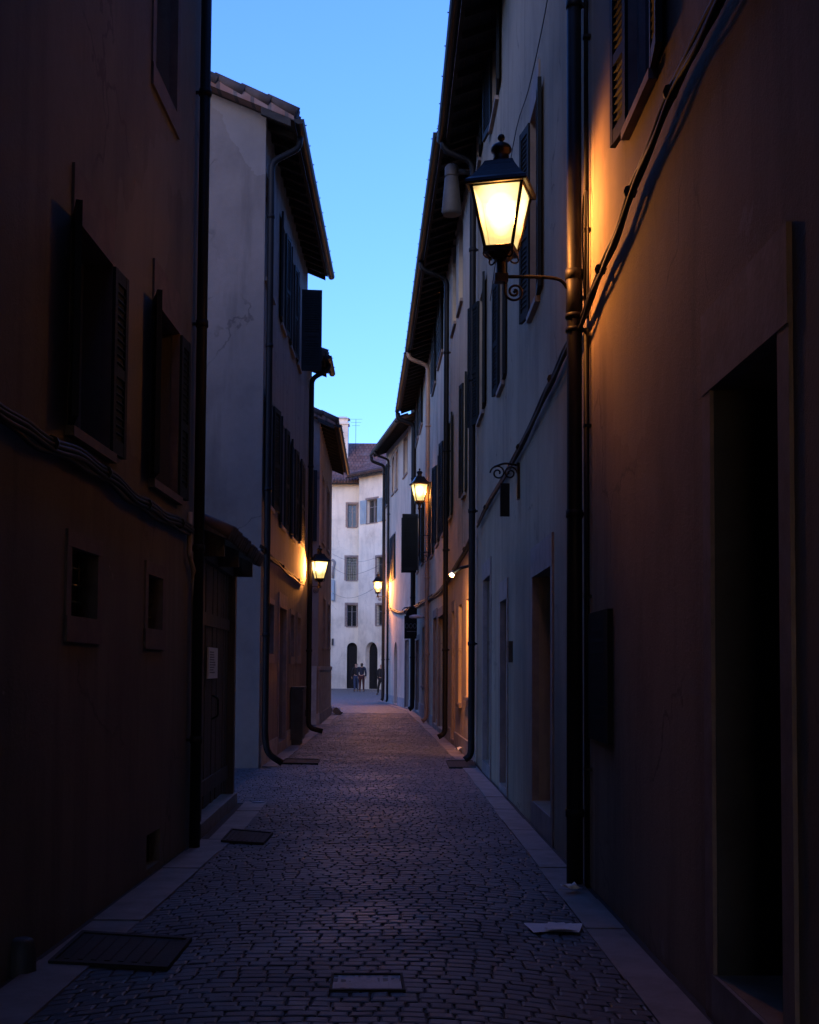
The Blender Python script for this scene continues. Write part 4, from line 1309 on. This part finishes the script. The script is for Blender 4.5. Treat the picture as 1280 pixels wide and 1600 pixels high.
plate([G(75, 1512), G(262, 1522), G(300, 1474), G(128, 1463)], 'big dark iron plate at the lower left kerb', M['grate'], z=.031)
plate([G(345, 1319), G(412, 1323), G(427, 1306), G(362, 1300)], 'dark square drain cover by the left kerb before the gate', M['grate'], z=.031)
plate([G(438, 1195), G(497, 1196), G(500, 1189), G(446, 1188)], 'thin dark drain cover by the gabled house kerb', M['grate'], z=.031)
plate([G(702, 1202), G(744, 1202), G(742, 1191), G(697, 1191)], 'orange lit drain cover at the second right pipe', M['grate'], z=.031)
plate([G(514, 1553), G(634, 1553), G(629, 1526), G(518, 1526)], 'pale metal manhole lid in the middle of the paving', M['lid'], M['grate'])

# crumpled paper and other litter
pc = G(868, 1456)
k = MB()
def sheet(cx, cy, w, hgt, ang, z, fold):
    ca, sa = math.cos(ang), math.sin(ang); nx = 5
    def Q(u, v): 
        x = (u - .5) * w; y = (v - .5) * hgt
        zz = z + fold * 1.6 * (math.sin(u * 5 + v * 2) * .5 + .5) + fold * .5 * math.sin(v * 6 + u * 2)
        return Vector((cx + x * ca - y * sa, cy + x * sa + y * ca, zz))
    for i in range(nx):
        for j in range(nx):
            k.quad(Q(i / nx, j / nx), Q((i + 1) / nx, j / nx), Q((i + 1) / nx, (j + 1) / nx), Q(i / nx, (j + 1) / nx))
sheet(pc.x - .035, pc.y + .02, .24, .26, .12, .018, .003); sheet(pc.x + .045, pc.y + .0, .20, .24, -.22, .024, .004); sheet(pc.x + .02, pc.y - .04, .17, .17, .08, .031, .006)
lt = tag(k.build('litter_paper', M['paper']), 'crumpled white papers lying on the setts at lower right', 'litter')
k = MB(); q = G(893, 1397); sheet(q.x, q.y, .12, .10, .5, .035, .02)
tag(k.build('litter_scrap', M['paper']), 'small pale scrap at the foot of the big lantern pipe', 'litter')
k = MB(); q = G(722, 1178); sheet(q.x, q.y, .22, .2, .3, .03, .05)
tag(k.build('litter_scrap', M['paper']), 'pale bag of rubbish on the right kerb by the second pipe', 'litter')
k = MB(); q = G(525, 1117); sheet(q.x, q.y, .35, .5, .3, .03, .12)
tag(k.build('litter_scrap', M['paper']), 'pale scrap at the far corner of the taupe house', 'litter')
k = MB(); q = G(404, 1257); k.lathe((q.x, q.y, .0), [(.07, .0), (.075, .02), (.07, .03), (.02, .032)], 12)
tag(k.build('ground_marker', M['lid']), 'small round metal cap in the kerb just beyond the gate', 'cap')
# guard stone at the left edge
q = G(52, 1524)
k = MB(); k.lathe((q.x - .06, q.y, 0), [(.075, -.05), (.075, .03), (.07, .12), (.06, .17), (.035, .18)], 7)
tag(k.build('guard_stone', M['doorwood']), 'low dark guard stone at the left foreground wall', 'stone')


# ------------------------------------------------------------------ people
def skin_obj(name, verts, edges, rad, mat, parent, root=0, sub=1):
    me = bpy.data.meshes.new(name); me.from_pydata([tuple(v) for v in verts], edges, [])
    o = bpy.data.objects.new(name, me); COL.objects.link(o); o.parent = parent
    bpy.context.view_layer.objects.active = o
    md = o.modifiers.new('skin', 'SKIN')
    sv = me.skin_vertices
    if len(sv) == 0:
        with bpy.context.temp_override(object=o, active_object=o):
            bpy.ops.mesh.customdata_skin_add()
        sv = me.skin_vertices
    for i, r in enumerate(rad):
        sv[0].data[i].radius = (r, r) if not isinstance(r, tuple) else r
        sv[0].data[i].use_root = (i == root)
    md.use_smooth_shade = True
    s = o.modifiers.new('sub', 'SUBSURF'); s.levels = sub; s.render_levels = sub
    me.materials.append(mat)
    return o


def person(loc, H, face, label, coat, trousers, hair_long=False, step=.12, arms=(.1, -.1), bag=None):
    """face: heading in radians (0 looks along +Y); step: half stride"""
    root = empty('person', (loc[0], loc[1], 0), label, 'person', 'people at the end of the alley')
    root.rotation_euler = (0, 0, face)
    k = H / 1.75
    V = lambda x, y, z: Vector((x, y, z)) * k
    J = {}
    def add(n, p, r): J[n] = (V(*p), r * k)
    add('pelvis', (0, 0, .93), (.135)); add('waist', (0, .005, 1.10), .12); add('chest', (0, .01, 1.30), .135); add('neckb', (0, .0, 1.45), .06); add('neck', (0, .01, 1.52), .05)
    add('head', (0, .02, 1.62), .085); add('crown', (0, .015, 1.69), .075); add('nose', (0, .115, 1.605), .014)
    E = [('pelvis', 'waist'), ('waist', 'chest'), ('chest', 'neckb'), ('neckb', 'neck'), ('neck', 'head'), ('head', 'crown'), ('head', 'nose')]
    for sx, nm in ((-1, 'l'), (1, 'r')):
        st = step * sx
        add('ear' + nm, (sx * .09, .02, 1.615), .016); E.append(('head', 'ear' + nm))
        add('hip' + nm, (sx * .09, 0, .88), .095); add('knee' + nm, (sx * .10, st * .55 + .03, .49), .058); add('ank' + nm, (sx * .105, st, .09), .040); add('toe' + nm, (sx * .115, st + .15, .03), .032)
        E += [('pelvis', 'hip' + nm), ('hip' + nm, 'knee' + nm), ('knee' + nm, 'ank' + nm), ('ank' + nm, 'toe' + nm)]
        ay = arms[0] if sx < 0 else arms[1]
        add('sho' + nm, (sx * .19, 0, 1.41), .062); add('elb' + nm, (sx * .25, -.02 + ay * .4, 1.13), .046); add('wri' + nm, (sx * .25, ay + .05, .90), .032); add('palm' + nm, (sx * .245, ay + .07, .84), .034)
        E += [('neckb', 'sho' + nm), ('sho' + nm, 'elb' + nm), ('elb' + nm, 'wri' + nm), ('wri' + nm, 'palm' + nm)]
        for fi, (dy, ln) in enumerate(((.033, .085), (.011, .095), (-.011, .09), (-.033, .07))):
            add('f%d' % fi + nm, (sx * .243, ay + .07 + dy, .84 - .045), .010); add('g%d' % fi + nm, (sx * .225, ay + .075 + dy, .84 - ln), .009)
            E += [('palm' + nm, 'f%d' % fi + nm), ('f%d' % fi + nm, 'g%d' % fi + nm)]
        add('th' + nm, (sx * .235, ay + .12, .825), .010); E.append(('palm' + nm, 'th' + nm))
    names = list(J); ix = {n: i for i, n in enumerate(names)}
    body = skin_obj('body', [J[n][0] for n in names], [(ix[a], ix[b_]) for a, b_ in E], [J[n][1] for n in names], M['skin'], root)
    def cloth(nm, ns, grow, mat, rootn):
        es = [(ns.index(a), ns.index(b_)) for a, b_ in E if a in ns and b_ in ns]
        return skin_obj(nm, [J[n][0] for n in ns], es, [J[n][1] + grow * k for n in ns], mat, root, ns.index(rootn))
    cloth('jacket', ['pelvis', 'waist', 'chest', 'neckb', 'shol', 'elbl', 'wril', 'shor', 'elbr', 'wrir'], .022, coat, 'chest')
    cloth('trousers', ['pelvis', 'hipl', 'kneel', 'ankl', 'hipr', 'kneer', 'ankr'], .016, trousers, 'pelvis')
    for nm in 'lr': cloth('shoe', ['ank' + nm, 'toe' + nm], .012, M['shoe'], 'ank' + nm)
    hp = [(V(0, -.005, 1.64), .096 * k), (V(0, -.01, 1.71), .086 * k)]
    if hair_long: hp = [(V(0, -.05, 1.48), .07 * k), (V(0, -.035, 1.58), .085 * k)] + hp
    skin_obj('hair', [p for p, r in hp], [(i, i + 1) for i in range(len(hp) - 1)], [r for p, r in hp], M['hair'], root)
    if bag:
        m = MB(); b0 = root.location
        m.lathe(b0, [(.08, .50), (.13, .52), (.14, .66), (.12, .78), (.05, .80)], 10)
        for i in range(len(m.v)): m.v[i] = m.v[i] + Vector((.28, .05, 0))
        m.build('bag', bag, root)
    return root


y1_ = 83.0
pa = W(556.5, 1050, y1_).x; pb_ = W(565.5, 1050, y1_).x
person((pa, y1_ + .4), 1.88, .2, 'person in dark jacket and blue jeans, left of the pair by the arches', M['coat'], M['jeans'], step=.1)
person((pb_, y1_), 1.90, -.15, 'person in navy jacket and maroon trousers, right of the pair by the arches', M['navy'], M['maroon'], hair_long=True, step=.04)
gp = G(596, 1086)
person((gp.x, gp.y), 1.78, 2.6, 'person in black walking past the corner pipe under the farthest lantern', M['coat'], M['blacktr'], step=.2, arms=(.2, -.15))

# ------------------------------------------------------------------ light
w = bpy.data.worlds.new('World'); sc.world = w; w.use_nodes = True
nt = w.node_tree; bg = nt.nodes['Background']
sky = nt.nodes.new('ShaderNodeTexSky'); sky.sky_type = 'NISHITA'; sky.sun_disc = False
sky.sun_elevation = math.radians(3.0); sky.sun_rotation = math.radians(200)
sky.air_density = 1.0; sky.dust_density = 0.3; sky.ozone_density = 3.0
mx = nt.nodes.new('ShaderNodeMix'); mx.data_type = 'RGBA'; mx.blend_type = 'MULTIPLY'; mx.inputs[0].default_value = 1.0
mx.inputs[7].default_value = (0.465, 0.525, 1.02, 1)
nt.links.new(sky.outputs[0], mx.inputs[6]); nt.links.new(mx.outputs[2], bg.inputs['Color'])
bg.inputs['Strength'].default_value = 0.15
sd = bpy.data.lights.new('sun', 'SUN'); sd.energy = 0.095; sd.angle = math.radians(25); sd.color = (1.0, .86, .62)
so = bpy.data.objects.new('sun', sd); COL.objects.link(so); so.location = (0, 0, 40)
so.rotation_euler = Vector((.34, .90, -.40)).to_track_quat('-Z', 'Y').to_euler()
sc.view_settings.view_transform = 'Standard'; sc.view_settings.look = 'None'; sc.view_settings.gamma = 1.0
sc.view_settings.exposure = 3.0
sc.cycles.use_denoising = True
sc.cycles.max_bounces = 8; sc.cycles.diffuse_bounces = 5; sc.cycles.transparent_max_bounces = 12
sc.cycles.sample_clamp_indirect = 4.0
